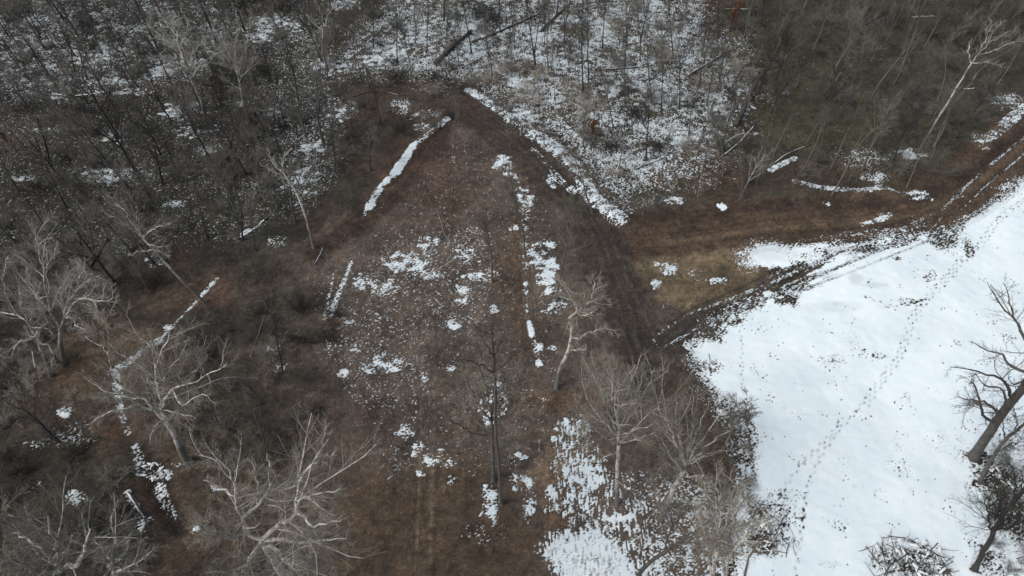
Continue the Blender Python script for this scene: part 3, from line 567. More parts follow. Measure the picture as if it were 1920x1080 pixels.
# ------------------------------------------------------------------ big individual trees, limb by limb
def plane_pt(u, v, Y):
    d = ray(u, v); t = Y/d[1]; return np.array([d[0]*t, Y, H+d[2]*t])
def zpt(u, v, z): return gp(u, v, z)
def smooth_line(P, K, R_=None, jit=0.0):
    P = np.array(P); n = len(P)
    if n == 2: P = np.stack([P[0], (P[0]+P[1])/2, P[1]]); n = 3
    E = np.concatenate([[2*P[0]-P[1]], P, [2*P[-1]-P[-2]]]); s = np.concatenate([[0], np.cumsum(np.linalg.norm(P[1:]-P[:-1], axis=1))]); q = np.linspace(0, s[-1], K); out = []
    for x in q:
        i = min(np.searchsorted(s, x, side='right')-1, n-2); t = (x-s[i])/(s[i+1]-s[i]+1e-9); a, b, c, d = E[i], E[i+1], E[i+2], E[i+3]
        out.append(.5*((2*b)+(-a+c)*t+(2*a-5*b+4*c-d)*t*t+(-a+3*b-3*c+d)*t**3))
    out = np.array(out)
    if R_ is not None: out[1:-1] += R_.randn(K-2, 3)*jit
    return out, s[-1]
HS = [g(12, 7, .10, 1, 46, .42, .14, .05, .011, .013), g(10, 5, .1, 1, 40, .55, .15, .04, .010, .009), g(9, 3, .1, 1, 38, .65, .14, .02, .008, .007)]
def hero(name, mats, trunk, r0, limbs, label, seed, tipr=.55, rl=.4, spec=HS, auto=0, autoh=.5, cat='tree', group=None, dy=3.0, tipend=.022):
    R_ = np.random.RandomState(seed); b0 = ground_pt(*trunk[0][:2]); Yb = b0[1]
    tk = [b0]+[plane_pt(u, v, Yb) for u, v in trunk[1:]]; base = b0.copy(); tk[0] = b0-np.array([0, 0, .3])
    TP, TL = smooth_line(tk, 14, R_, .03); TR = np.linspace(1, tipr, 14)*r0; TR[0] *= 1.45; TR[1] *= 1.08
    skel = [(np.array([u, v]), p, TR[min(13, int(i*13/max(1, len(trunk)-1)))]) for i, ((u, v), p) in enumerate(zip(trunk, tk))]
    for i in range(14):
        pu, pv = proj(*TP[i]); skel.append((np.array([pu, pv]), TP[i], TR[i]))
    root = bpy.data.objects.new(name, None); COL.objects.link(root); root.location = base
    V, F = tubes(TP[None]-base, TR[None], 10); put('trunk', build(name+'_trunk', [(V, [F], 0)], [M[mats[0]]]), root)
    LP = []; LR = []; LL = []
    for li, lb in enumerate(limbs):
        pts, d = (lb[0], lb[1]) if isinstance(lb[0], list) else (lb, R_.uniform(-dy, dy))
        k = min(range(len(skel)), key=lambda i: ((skel[i][0]-np.array(pts[0]))**2).sum()); a = skel[k]; A = a[1]; P = [A]
        pix = [a[0]]+[np.array(p) for p in pts[1:]]; seg = np.cumsum([np.linalg.norm(pix[i+1]-pix[i]) for i in range(len(pix)-1)]); tot = seg[-1]
        for j, (u, v) in enumerate(pts[1:]):
            q = plane_pt(u, v, A[1]+d*seg[j]/tot); dist = seg[j]*.06; zmin = A[2]+.12*dist
            if q[2] < zmin: q = zpt(u, v, zmin)
            P.append(q)
        Q, L = smooth_line(P, 12, R_, .07); ra = min(a[2]*.8, r0*rl*(.6+.4*min(1, L/9))); RR = np.linspace(1, 0, 12)**.85*(ra-tipend)+tipend
        for i in range(2, 12): pu, pv = proj(*Q[i]); skel.append((np.array([pu, pv]), Q[i], RR[i]))
        V, F = tubes(Q[None]-base, RR[None], 8); put('limb', build(name+'_limb', [(V, [F], 0)], [M[mats[0]]]), root)
        LP.append(Q); LR.append(RR); LL.append(L)
    P0 = np.array(LP) if LP else np.zeros((0, 12, 3)); R0 = np.array(LR); L0 = np.array(LL)
    if auto:
        x = grow(TP[None], TR[None], np.array([TL]), auto, 12, autoh, .98, 50, .42, .12, .07, .016, R_)
        P0 = np.concatenate([P0, x[0]]) if LP else x[0]; R0 = np.concatenate([R0, x[1]]) if LP else x[1]; L0 = np.concatenate([L0, x[2]]) if LP else x[2]
    parts = []
    if auto: V, F = tubes(x[0]-base, x[1], 6); parts.append((V, [F], 0))
    c1 = grow(P0, R0, L0, **spec[0], R_=R_); c2 = grow(*c1, **spec[1], R_=R_); c3 = grow(*c2, **spec[2], R_=R_)
    V, F = tubes(c1[0]-base, c1[1], 5); parts.append((V, [F], 0)); V, Q_, T_ = slivers(c2[0]-base, c2[1]); V, F = tubes(c2[0]-base, c2[1], 3); parts.append((V, [F], 1)); V, Q_, T_ = slivers(c3[0]-base, c3[1]); parts.append((V, [Q_, T_], 1))
    put('crown', build(name+'_crown', parts, [M[mats[0]], M[mats[1]]]), root)
    root['label'] = label; root['category'] = cat
    if group: root['group'] = group
    return root
PALE = ('bark_pale', 'twig_grey'); SYC = 'pale sycamores around the clearing'
hero('sycamore_tree', ('bark_pale', 'twig_pale'), [(119, 682), (114, 650), (113, 613)], .33, [
    ([(113, 613), (125, 575), (138, 553), (160, 530), (190, 515)], 1.5), ([(113, 613), (96, 590), (88, 548), (84, 505), (76, 470), (70, 440)], 0), ([(120, 590), (150, 560), (180, 565), (212, 560)], -2), ([(88, 560), (70, 560), (62, 540), (50, 500)], 2),
    ([(95, 580), (110, 545), (130, 515), (150, 490)], 3), ([(84, 505), (100, 480), (108, 455)], 2), ([(138, 553), (150, 520), (160, 500)], -1), ([(117, 600), (135, 597), (140, 610), (155, 616)], -2), ([(110, 613), (80, 610), (62, 632), (40, 640), (15, 660)], -4)],
    'big pale sycamore with upswept twisted limbs at the left edge', 11, spec=[g(12, 7, .10, 1, 44, .34, .15, .1, .016, .016), HS[1], HS[2]], group=SYC)
hero('sycamore_tree', ('bark_pale', 'twig_pale'), [(95, 705), (82, 665), (70, 632)], .28, [
    ([(70, 632), (50, 603), (36, 592), (0, 585), (-40, 570)], 1), ([(70, 632), (58, 612), (42, 580), (38, 550), (35, 520)], 0), ([(38, 592), (15, 560), (5, 530), (8, 500), (15, 480)], 2), ([(70, 636), (97, 656), (98, 690)], -3), ([(60, 632), (35, 640), (20, 670), (0, 665)], -3), ([(70, 632), (80, 610), (95, 600)], 1), ([(85, 660), (60, 660), (65, 690)], -4)],
    'pale sycamore cut by the left edge, its limbs drooping low', 12, group=SYC)
hero('sycamore_tree', ('bark_pale', 'twig_grey'), [(385, 568), (330, 515), (300, 482), (268, 447)], .18, [
    ([(268, 447), (250, 430), (215, 408), (190, 395)], 1), ([(268, 447), (245, 415), (232, 393), (214, 383)], 2), ([(265, 447), (256, 410), (258, 395)], 1), ([(272, 450), (285, 430), (320, 420)], -1), ([(275, 458), (300, 462), (320, 460)], -2), ([(285, 470), (240, 477)], -1), ([(262, 440), (240, 400), (222, 385), (205, 368)], 3), ([(290, 475), (320, 480)], -1)],
    'slender sycamore leaning left over the ditch line of snow', 13, dy=1.5)
hero('sycamore_tree', ('bark_pale', 'twig_tan'), [(352, 866), (340, 846), (326, 812), (309, 787)], .40, [
    ([(305, 787), (285, 762), (262, 742), (235, 728), (212, 700), (204, 688)], 2), ([(312, 790), (302, 755), (293, 700), (298, 665), (312, 640), (318, 620)], 0), ([(300, 760), (320, 735), (345, 720), (372, 712), (400, 695), (425, 682)], -1), ([(300, 770), (275, 765), (245, 763), (205, 772), (170, 795)], -3),
    ([(294, 700), (285, 650), (262, 635), (236, 590)], 3), ([(293, 715), (320, 690), (340, 665), (350, 640)], 1), ([(262, 742), (225, 740), (190, 730), (150, 700)], 1), ([(235, 728), (205, 745), (170, 745)], -2), ([(302, 750), (275, 700), (250, 680), (225, 665), (200, 640)], 4), ([(325, 735), (340, 760), (365, 745), (395, 738)], -3),
    ([(345, 720), (370, 690), (390, 665)], 1), ([(310, 787), (290, 800), (282, 825)], -3), ([(298, 745), (285, 720), (270, 690)], 2), ([(204, 700), (200, 660), (160, 630)], 2)],
    'large white-limbed sycamore straddling the snowy ditch on the left', 14, rl=.5, group=SYC)
hero('sycamore_tree', ('bark_pale', 'twig_tan'), [(562, 1135), (520, 1060), (493, 1012)], .46, [
    ([(493, 1012), (515, 987), (550, 967), (557, 937), (563, 900), (592, 858), (616, 823)], 1), ([(493, 1012), (470, 1006), (453, 978), (463, 966), (487, 943), (510, 918), (540, 918), (575, 900)], 2), ([(463, 966), (447, 955), (437, 922), (432, 893), (407, 863), (372, 853)], 1), ([(500, 1010), (530, 1012), (565, 1018), (600, 1012), (650, 1010)], -1),
    ([(565, 1018), (600, 1040), (630, 1070)], -2), ([(497, 1018), (512, 1027), (530, 1047), (517, 1075)], -4), ([(515, 1030), (550, 1065)], -3), ([(470, 1006), (445, 1010), (410, 995), (375, 980)], -1), ([(437, 935), (410, 915), (385, 900)], 2), ([(453, 982), (420, 1000), (370, 1010)], -2), ([(510, 918), (505, 880), (500, 850)], 2), ([(557, 937), (600, 925), (640, 915)], 0), ([(487, 943), (480, 900), (470, 865)], 3), ([(493, 1012), (475, 1040), (460, 1060), (420, 1075)], -4), ([(550, 967), (590, 985), (640, 975)], -1), ([(592, 858), (630, 845)], 1)],
    'wide pale sycamore with crooked limbs at the bottom, left of centre', 15, rl=.4, group=SYC, spec=[g(12, 7, .10, 1, 46, .42, .15, .04, .011, .013), HS[1], HS[2]])
hero('sycamore_tree', ('bark_pale', 'twig_grey'), [(190, 1250), (140, 1130), (115, 1072)], .38, [
    ([(115, 1072), (105, 1035), (98, 1000), (90, 965)], 0), ([(110, 1060), (80, 1030), (50, 1010), (20, 1000)], 1), ([(110, 1050), (130, 1020), (145, 990)], 1), ([(98, 1010), (70, 985), (55, 965)], 2), ([(115, 1072), (75, 1075), (30, 1060)], -1), ([(120, 1075), (150, 1050), (160, 1010), (170, 990)], 0)],
    'pale bare crown rising from the bottom left corner', 16, group=SYC)
hero('sycamore_tree', ('bark_pale', 'twig_grey'), [(285, 1230), (235, 1130), (213, 1075)], .33, [
    ([(213, 1075), (213, 1045), (216, 1015), (208, 985)], 0), ([(213, 1060), (190, 1030), (180, 1005)], 1), ([(213, 1060), (235, 1035), (245, 1010)], 1), ([(216, 1075), (240, 1062), (258, 1055)], -1)],
    'narrow pale crown at the bottom edge, right of the corner crown', 17, group=SYC)
hero('sycamore_tree', ('bark_pale', 'twig_tan'), [(1043, 728), (1050, 690), (1066, 655), (1073, 612)], .24, [
    ([(1073, 612), (1066, 600), (1082, 580), (1072, 555), (1060, 530)], 0), ([(1075, 596), (1090, 580), (1106, 562), (1113, 540), (1120, 520)], 1), ([(1073, 632), (1085, 636), (1100, 624), (1130, 617), (1155, 620)], -1), ([(1078, 590), (1095, 592), (1120, 580)], -1), ([(1072, 570), (1050, 555), (1045, 545)], 1), ([(1106, 565), (1130, 560), (1145, 565)], 0), ([(1067, 655), (1090, 657), (1100, 652)], -1)],
    'crooked pale sycamore between the snow patch and the dark track', 18, rl=.6, tipr=.7, group=SYC)
FAN = [g(10, 7, .15, 1, 34, .38, .07, .09, .009, .011), g(9, 5, .1, 1, 34, .5, .09, .07, .009, .0075), g(8, 3, .1, 1, 34, .6, .1, .05, .008, .006)]
hero('sycamore_tree', ('bark_pale', 'twig_tan'), [(1157, 945), (1158, 870), (1160, 810), (1158, 770)], .23, [
    [(1158, 822), (1130, 790), (1105, 755), (1093, 715), (1090, 690)], [(1158, 815), (1140, 770), (1125, 725), (1120, 690)], [(1159, 800), (1150, 750), (1148, 700)], [(1158, 770), (1160, 730), (1160, 695)], [(1160, 790), (1175, 745), (1185, 700)], [(1160, 812), (1190, 770), (1215, 725), (1228, 690)], [(1160, 825), (1200, 790), (1235, 760), (1240, 720)], [(1158, 830), (1120, 822), (1095, 826), (1080, 820)], [(1160, 832), (1200, 822), (1245, 800)], [(1158, 842), (1135, 858), (1110, 868)], [(1159, 800), (1135, 740), (1110, 700)], [(1160, 800), (1195, 735), (1205, 700)], [(1158, 815), (1110, 790), (1075, 760)], [(1160, 820), (1210, 800), (1230, 790)]],
    'straight tan tree with a wide fan crown, bottom centre beside snow', 19, spec=FAN, rl=.36, tipr=.5, tipend=.015)
hero('sycamore_tree', ('bark_pale', 'twig_tan'), [(1238, 975), (1262, 920), (1285, 875)], .30, [
    [(1285, 875), (1275, 830), (1270, 780), (1262, 740)], [(1288, 870), (1295, 820), (1300, 770), (1298, 735)], [(1290, 868), (1320, 820), (1345, 785), (1375, 760)], [(1290, 872), (1330, 850), (1370, 845)], [(1290, 872), (1325, 835), (1365, 810), (1385, 800)], [(1280, 880), (1255, 850), (1235, 820), (1225, 800)], [(1275, 890), (1320, 893), (1360, 905)], [(1280, 880), (1250, 870), (1235, 880)], [(1275, 895), (1240, 895), (1215, 905)], [(1270, 900), (1310, 915), (1350, 925)], [(1285, 875), (1255, 800), (1235, 760)], [(1290, 860), (1310, 800), (1330, 750)]],
    'leaning tan tree with a dense fan crown over the snow edge', 20, spec=FAN, rl=.36, tipr=.7, tipend=.015)
hero('bare_tree', ('bark_grey', 'twig_dark'), [(940, 945), (936, 880), (930, 800), (927, 700), (926, 670)], .17, [
    [(926, 685), (895, 655), (865, 630), (835, 608)], [(926, 675), (922, 640), (925, 600)], [(928, 685), (965, 665), (995, 640), (1015, 610)], [(926, 672), (905, 635), (890, 610)], [(927, 675), (940, 640), (950, 605)], [(926, 700), (890, 680), (850, 675)], [(928, 700), (960, 690), (985, 685)]],
    'tall dark tree with forking black limbs in the clearing', 21, tipr=.6, rl=.45, spec=[g(6, 7, .2, 1, 40, .3, .14, .08, .012, .012), g(6, 5, .1, 1, 38, .5, .15, .04, .011, .006), g(4, 3, .1, 1, 36, .55, .15, .02, .01, .004)])
hero('bare_tree', ('bark_grey', 'twig_tan'), [(925, 900), (924, 840), (922, 800), (922, 780)], .20, [
    [(922, 790), (900, 765), (885, 735), (872, 700)], [(922, 785), (915, 740), (905, 705), (895, 680)], [(923, 780), (940, 735), (950, 700), (965, 685)], [(923, 790), (950, 760), (970, 730), (980, 705)], [(922, 800), (890, 790), (860, 760), (848, 735)], [(923, 800), (955, 785), (985, 770), (1005, 755)], [(922, 780), (925, 740), (925, 700)], [(922, 810), (890, 815), (850, 790), (835, 775)], [(924, 830), (950, 835), (965, 800)]],
    'low grey tree with rounded twig clumps, in front of the dark one', 22, rl=.5, spec=[g(9, 6, .25, 1, 42, .28, .16, .05, .014, .012), g(8, 4, .1, 1, 40, .5, .16, .04, .012, .008), g(7, 3, .1, 1, 38, .55, .16, .03, .01, .008)])
hero('bare_tree', ('bark_grey', 'twig_dark'), [(1826, 858), (1862, 800), (1895, 755), (1935, 705), (1960, 660)], .48, [
    ([(1905, 745), (1880, 712), (1850, 702), (1815, 692), (1780, 688)], 0), ([(1935, 705), (1900, 690), (1875, 665), (1845, 655), (1822, 640)], 2), ([(1940, 690), (1925, 640), (1905, 600), (1875, 570), (1853, 535)], 3), ([(1925, 640), (1900, 590), (1890, 550), (1880, 530)], 4), ([(1880, 775), (1850, 755), (1820, 750), (1800, 745)], -2), ([(1870, 790), (1845, 780), (1835, 740), (1825, 715)], 0), ([(1890, 765), (1880, 730), (1850, 725), (1830, 700)], 3), ([(1955, 670), (1980, 600), (1975, 540)], 2), ([(1935, 705), (1900, 720), (1890, 700)], 1)],
    'thick dark-limbed tree leaning in at the right edge of the snow', 23, tipr=.6, rl=.35, spec=[g(9, 7, .15, 1, 42, .34, .15, .05, .014, .012), g(6, 5, .1, 1, 40, .5, .16, .04, .012, .007), g(5, 3, .1, 1, 38, .55, .16, .02, .01, .008)])
hero('bare_tree', ('bark_grey', 'twig_dark'), [(1838, 905), (1860, 860), (1885, 825), (1915, 800), (1950, 770)], .2, [
    ([(1885, 825), (1880, 790), (1870, 760)], 1), ([(1900, 812), (1905, 780), (1900, 750)], 1), ([(1870, 845), (1895, 835), (1925, 825)], -1)], 'small tree with a curved trunk below the thick leaning one', 24, spec=HS[:2]+[g(5, 3, .1, 1, 38, .55, .16, .02, .01, .008)])
hero('bare_tree', ('bark_dark', 'twig_dark'), [(1830, 1068), (1862, 1000), (1890, 955), (1925, 910), (1960, 870)], .24, [
    ([(1862, 1000), (1850, 960), (1843, 930)], 1), ([(1885, 960), (1870, 920), (1860, 890)], 2), ([(1900, 945), (1905, 900), (1890, 870)], 2), ([(1870, 990), (1900, 985), (1935, 970)], -2), ([(1895, 950), (1930, 940)], -1)], 'dark leaning tree in the bottom right corner scrub', 25, spec=HS[:2]+[g(6, 3, .1, 1, 38, .55, .16, .02, .01, .008)])
hero('bare_tree', ('bark_grey', 'twig_grey'), [(1185, 1140), (1200, 1075), (1245, 1035), (1290, 1005)], .22, [
    ([(1245, 1035), (1255, 1000), (1262, 975), (1250, 950)], 1), ([(1290, 1005), (1320, 985), (1350, 960)], 0), ([(1262, 975), (1240, 940), (1225, 915)], 2), ([(1270, 1018), (1310, 1015), (1345, 1010)], -1)], 'grey tree bending right from the bottom edge over patchy snow', 26, spec=HS[:2]+[g(6, 3, .1, 1, 38, .55, .16, .02, .01, .008)])
FAN2 = [g(9, 7, .2, 1, 30, .32, .1, .10, .011, .013), g(8, 5, .1, 1, 32, .5, .11, .06, .011, .010), g(7, 3, .1, 1, 34, .6, .1, .03, .01, .008)]
hero('sycamore_tree', ('bark_pale', 'twig_tan'), [(1318, 1180), (1330, 1120), (1338, 1080)], .22, [
    ([(1338, 1080), (1340, 1020), (1345, 960), (1340, 920)], 1), ([(1338, 1080), (1325, 1010), (1310, 960), (1300, 935)], 2), ([(1338, 1080), (1350, 1000), (1348, 940), (1330, 900)], 0), ([(1340, 1060), (1360, 980), (1380, 930)], 1)], 'cluster stem of pale sycamore at the bottom, left stem', 27, spec=FAN2, rl=.8)
hero('sycamore_tree', ('bark_pale', 'twig_tan'), [(1372, 1180), (1362, 1120), (1358, 1070)], .24, [
    ([(1358, 1070), (1355, 1000), (1352, 940), (1345, 890)], 1), ([(1358, 1080), (1375, 1030), (1400, 1010), (1425, 1000)], -1), ([(1358, 1050), (1375, 1000), (1410, 985), (1440, 978)], 0), ([(1358, 1040), (1378, 970), (1385, 920), (1365, 895)], 2), ([(1357, 1050), (1330, 1000), (1315, 985)], 0)], 'pale sycamore at the bottom edge reaching over the snow scrub', 28, spec=FAN2, rl=.7)
hero('sycamore_tree', ('bark_pale', 'twig_pale'), [(1722, 285), (1757, 225), (1790, 170), (1822, 118)], .19, [
    ([(1822, 118), (1838, 92), (1850, 70), (1848, 45)], 0), ([(1835, 98), (1870, 70), (1905, 55)], 1), ([(1828, 108), (1865, 95), (1895, 80), (1920, 78)], -1), ([(1850, 80), (1865, 55), (1880, 40)], 1), ([(1822, 118), (1815, 95), (1822, 75)], 1), ([(1815, 118), (1860, 118), (1880, 125)], -2), ([(1848, 70), (1858, 45), (1855, 35)], 1)],
    'tall white sycamore leaning right above the road bend', 29, tipr=.5, rl=.5, group=SYC, spec=[g(11, 6, .15, 1, 36, .38, .12, .07, .011, .010), g(9, 5, .1, 1, 36, .5, .14, .04, .011, .008), g(6, 3, .1, 1, 34, .5, .14, .04, .01, .008)])
hero('sycamore_tree', ('bark_pale', 'twig_pale'), [(388, 240), (378, 190), (360, 150), (345, 112)], .30, [
    ([(345, 112), (335, 90), (330, 60), (322, 30)], 1), ([(345, 110), (320, 80), (300, 65), (275, 45)], 1), ([(355, 120), (370, 90), (395, 60)], 0), ([(350, 125), (320, 115), (285, 110)], -1), ([(335, 90), (350, 60), (352, 40)], 0), ([(358, 140), (390, 110), (420, 95)], 0), ([(330, 70), (310, 40), (295, 22)], 2), ([(362, 155), (340, 130), (310, 120)], -1)],
    'pale twisting sycamore in the upper left woods, left of two', 30, group=SYC)
hero('sycamore_tree', ('bark_pale', 'twig_pale'), [(466, 235), (455, 190), (450, 158)], .22, [
    ([(450, 158), (440, 120), (420, 85), (412, 60)], 0), ([(450, 150), (452, 115), (462, 85)], 1), ([(450, 145), (470, 125), (480, 95)], 0), ([(448, 170), (425, 150), (405, 140)], 0), ([(440, 130), (425, 110), (405, 90)], 1), ([(452, 140), (440, 100), (442, 70)], 2)],
    'pale fan-crowned sycamore in the upper left woods, right of two', 31, group=SYC)
hero('sycamore_tree', ('bark_pale', 'twig_pale'), [(588, 465), (572, 405), (555, 360), (532, 325)], .17, [
    ([(532, 325), (512, 305), (505, 285)], 1), ([(532, 325), (530, 300), (540, 285)], 0), ([(540, 335), (510, 320), (492, 310)], 0), ([(550, 350), (535, 345), (520, 330)], -1)],
    'thin pale sycamore leaning left just outside the clearing edge', 32, group=SYC, spec=FAN2)
hero('sycamore_tree', ('bark_pale', 'twig_pale'), [(615, 130), (605, 90), (607, 45)], .18, [([(607, 45), (600, 20), (590, 0)], 0), ([(607, 50), (620, 20), (635, 5)], 0), ([(606, 60), (585, 40), (575, 25)], 1)], 'pale sycamore at the top edge left of the snowy woods', 33, group=SYC, spec=FAN2)
hero('sycamore_tree', ('bark_pale', 'twig_pale'), [(478, 160), (462, 110), (465, 68)], .16, [([(465, 68), (470, 45), (470, 20)], 0), ([(465, 68), (480, 62), (495, 64)], 0), ([(466, 70), (448, 45), (440, 15)], 1)], 'crooked pale sycamore near the top edge, upper left', 34, group=SYC, spec=FAN2)
# thin trunks standing in the clearing and along the tracks: (kind, base, top, variant)
def T(kind, u, v, u1, v1, var=None, wid=1.0, label=None):
    p = ground_pt(u, v); q = plane_pt(u1, v1, p[1]); h = q[2]-p[2]; r = plant(kind, u, v, h, lean=((q[0]-p[0])/h, rs.uniform(-.02, .02)), var=var, wid=wid)
    if label: r['label'] = label
    return r
T('slim', 923, 528, 916, 330, 2, .75, 'thin grey tree standing above the centre of the clearing')
T('slim', 985, 482, 972, 290, 2, .65, 'thin grey tree beside the upper end of the central snow strip')
T('slim', 1043, 565, 1075, 330, 3, .8, 'grey tree right of the bright central snow patch')
T('slim', 849, 355, 838, 150, 2, .45, 'thin trunk in the upper clearing below the apex')
T('slim', 955, 330, 957, 180, 3, .4, 'thin trunk beside the small snow patch under the apex')
T('slim', 1022, 350, 1022, 200, 2, .4, 'thin grey trunk by the icy puddle on the upper track')
T('whip', 1110, 400, 1080, 260, 0, 1.3, 'twiggy sapling leaning over the dark diagonal track')
T('sapling', 955, 865, 935, 790, 1, 1.2, 'tan sapling right of the dark clearing tree')
T('slim', 530, 700, 515, 560, 0, .7, 'dark trunk by the small snow patches left of the clearing')
T('sapling', 1362, 830, 1400, 740, 1, 1.5, 'twiggy tan sapling against the left edge of the snow field')
# right-hand bank: fine tan stems
for k_, a in enumerate([(1386, 376, 1445, 250), (1392, 378, 1400, 270), (1508, 317, 1562, 190), (1530, 295, 1575, 205), (1557, 317, 1610, 190), (1560, 365, 1640, 245), (1450, 290, 1490, 190), (1480, 277, 1512, 195), (1418, 348, 1440, 240), (1448, 300, 1470, 200), (1486, 352, 1505, 310), (1590, 340, 1625, 280), (1308, 370, 1335, 250), (1264, 365, 1275, 270), (1330, 310, 1335, 200), (1640, 250, 1640, 170), (1700, 352, 1740, 250), (1655, 350, 1700, 230), (1745, 300, 1790, 180), (1355, 330, 1375, 200)]):
    T('pale' if k_ in (0,) else 'whip', *a, var=k_, wid=(.45 if k_ == 0 else 1.2 if k_ in (2, 5) else .9))
# snowy upper-centre wood: dark and grey trunks
for a in [(1005, 128, 990, -60, 0), (1028, 140, 1025, -50, 2), (1093, 178, 1080, -20, 0), (1103, 168, 1110, -10, 1), (745, 118, 735, -30, 1), (700, 90, 690, -40, 0), (676, 150, 672, 30, 2), (884, 100, 868, -60, 0), (917, 108, 900, -30, 1), (938, 60, 930, -60, 0), (1221, 192, 1222, 20, 2), (1240, 208, 1244, 70, 1), (1150, 240, 1140, 110, 2), (1172, 200, 1170, 90, 1), (1186, 252, 1184, 120, 2), (1212, 302, 1208, 150, 0), (1274, 205, 1280, 50, 1), (1262, 110, 1262, -40, 0), (1200, 115, 1205, -20, 2), (1172, 128, 1170, 0, 1), (1060, 110, 1056, -30, 3), (965, 90, 970, -40, 2), (800, 100, 800, -20, 1), (780, 60, 775, -60, 0), (1022, 60, 1015, -80, 1), (1130, 90, 1125, -50, 0), (1292, 250, 1300, 110, 3), (1325, 200, 1335, 60, 2), (1094, 275, 1096, 150, 2), (1300, 330, 1318, 190, 2), (1350, 290, 1375, 150, 1), (972, 235, 968, 170, 3), (1240, 330, 1245, 230, 2), (1345, 110, 1350, -20, 1), (820, 150, 812, 40, 2), (1040, 190, 1036, 90, 3), (1400, 250, 1350, 120, 0), (715, 235, 700, 120, 0), (775, 165, 760, 40, 3)]:
    T('slim', *a[:4], var=a[4], wid=.8)
for a in [(140, 135, 110, 0), (165, 150, 130, 20), (208, 128, 205, 20), (245, 130, 200, 40), (270, 135, 245, 50), (108, 225, 60, 120), (350, 350, 335, 230), (305, 345, 285, 220), (150, 460, 142, 350), (95, 310, 60, 170), (560, 190, 545, 60), (600, 215, 590, 90), (660, 260, 655, 150), (630, 320, 620, 200), (695, 320, 690, 220), (480, 470, 460, 370), (455, 450, 450, 340)]:
    T('broad' if a[0] % 2 else 'slim', *a, var=rs.randint(2), wid=.9)

# ------------------------------------------------------------------ the rest of the woods, tree by tree
taken = [ground_pt(t[2], t[3])[:2] for t in THINGS]
def inpoly(P, x, y):
    c = False; n = len(P)
    for i in range(n):
        a, b = P[i], P[(i+1) % n]
        if (a[1] > y) != (b[1] > y) and x < (b[0]-a[0])*(y-a[1])/(b[1]-a[1]+1e-12)+a[0]: c = not c
    return c
def fill(poly, kinds, n, gap, h0, h1, wid=1.0, cat='tree', names=('trunk', 'crown'), own=None, tries=40, lean=None):
    P = gl(poly); lo = P.min(0); hi = P.max(0); got = 0; mine = taken if own is None else own
    for _ in range(n*tries):
        if got >= n: break
        x, y = rs.uniform(lo[0], hi[0]), rs.uniform(lo[1], hi[1])
        if not inpoly(P, x, y): continue
        if any((x-t[0])**2+(y-t[1])**2 < gap*gap for t in mine): continue
        u, v = proj(x, y, 0); k = kinds[rs.randint(len(kinds))]; ln = None if lean is None else (lean[0]+rs.randn()*.04, lean[1]+rs.randn()*.04)
        plant(k, u, v, rs.uniform(h0, h1), wid=wid*rs.uniform(.85, 1.15), cat=cat, names=names, lean=ln); mine.append(np.array([x, y])); got += 1
    return got
WOODL = [(-60, -50), (620, -50), (640, 100), (600, 250), (660, 300), (560, 420), (430, 470), (330, 500), (260, 560), (-80, 480)]
n1 = fill(WOODL, ['broad', 'broad', 'broad', 'slim', 'slim', 'sapling'], 150, 3.9, 10, 16, .9)
n1 += fill([(0, 0), (560, 0), (560, 200), (430, 380), (150, 420), (0, 300)], ['pale'], 9, 7, 11, 15, .9)
n1 += fill(WOODL, ['sapling', 'whip', 'slim'], 40, 2.6, 7, 12, 1.0)
n2 = fill([(-80, 480), (180, 520), (150, 640), (60, 760), (180, 900), (230, 1010), (160, 1060), (-60, 1060)], ['broad', 'sapling', 'slim', 'sapling'], 22, 5, 7, 13, .9)
n3 = fill([(600, 60), (900, -40), (1320, -40), (1340, 100), (1400, 200), (1300, 350), (1200, 350), (1090, 280), (1000, 220), (880, 130), (700, 130)], ['slim', 'sapling', 'sapling', 'broad'], 60, 3.0, 6, 12, .9)
n4 = fill([(1330, -50), (1990, -50), (1990, 60), (1900, 150), (1800, 250), (1760, 330), (1400, 340), (1320, 330), (1420, 180)], ['whip', 'sapling', 'sapling', 'slim', 'whip'], 125, 2.8, 8, 13, 1.25)
n5 = fill([(420, 640), (580, 560), (640, 700), (560, 800), (470, 850), (400, 760)], ['sapling'], 9, 4, 5, 8, 1.2)
n6 = fill([(330, 640), (440, 600), (500, 800), (420, 900), (390, 800)], ['sapling', 'slim'], 7, 4, 6, 10)
n7 = fill([(1840, 900), (1990, 820), (1990, 1100), (1840, 1100)], ['sapling'], 7, 2.5, 3, 6)
for u, v in [(36, 290), (1108, 262), (1368, 60), (990, 20), (300, 20), (395, 30), (1345, 20)]: plant('leafy', u, v, rs.uniform(4, 7))
print('fill', n1, n2, n3, n4, n5, n6, n7)
SH = []
sn = ('stems', 'twigs')
s1 = fill(WOODL, ['shrub_grey', 'shrub_grey', 'shrub_olive', 'shrub_dark'], 80, 3.2, 2, 4, 1.3, 'shrub', sn, SH)
s2 = fill([(1330, -50), (1990, -50), (1900, 150), (1760, 340), (1560, 355), (1300, 375), (1190, 385), (1320, 300), (1420, 180)], ['shrub_olive', 'shrub_olive', 'shrub_grey'], 70, 3, 2, 4, 1.4, 'shrub', sn, SH)
s3 = fill([(-60, 500), (330, 520), (200, 620), (150, 700), (210, 860), (280, 1000), (260, 1100), (-60, 1100)], ['shrub_dark', 'shrub_olive', 'shrub_tan'], 34, 3.2, 1.5, 3.2, 1.3, 'shrub', sn, SH)
s4 = fill([(350, 640), (470, 590), (640, 560), (620, 720), (600, 900), (440, 880), (360, 760)], ['shrub_grey', 'shrub_olive', 'shrub_dark'], 26, 3, 1.5, 3, 1.3, 'shrub', sn, SH)
s5 = fill([(930, 130), (1100, 140), (1130, 200), (1080, 240), (980, 190), (900, 150)], ['shrub_tan'], 12, 2.4, 1.5, 3, 1.5, 'shrub', sn, SH)
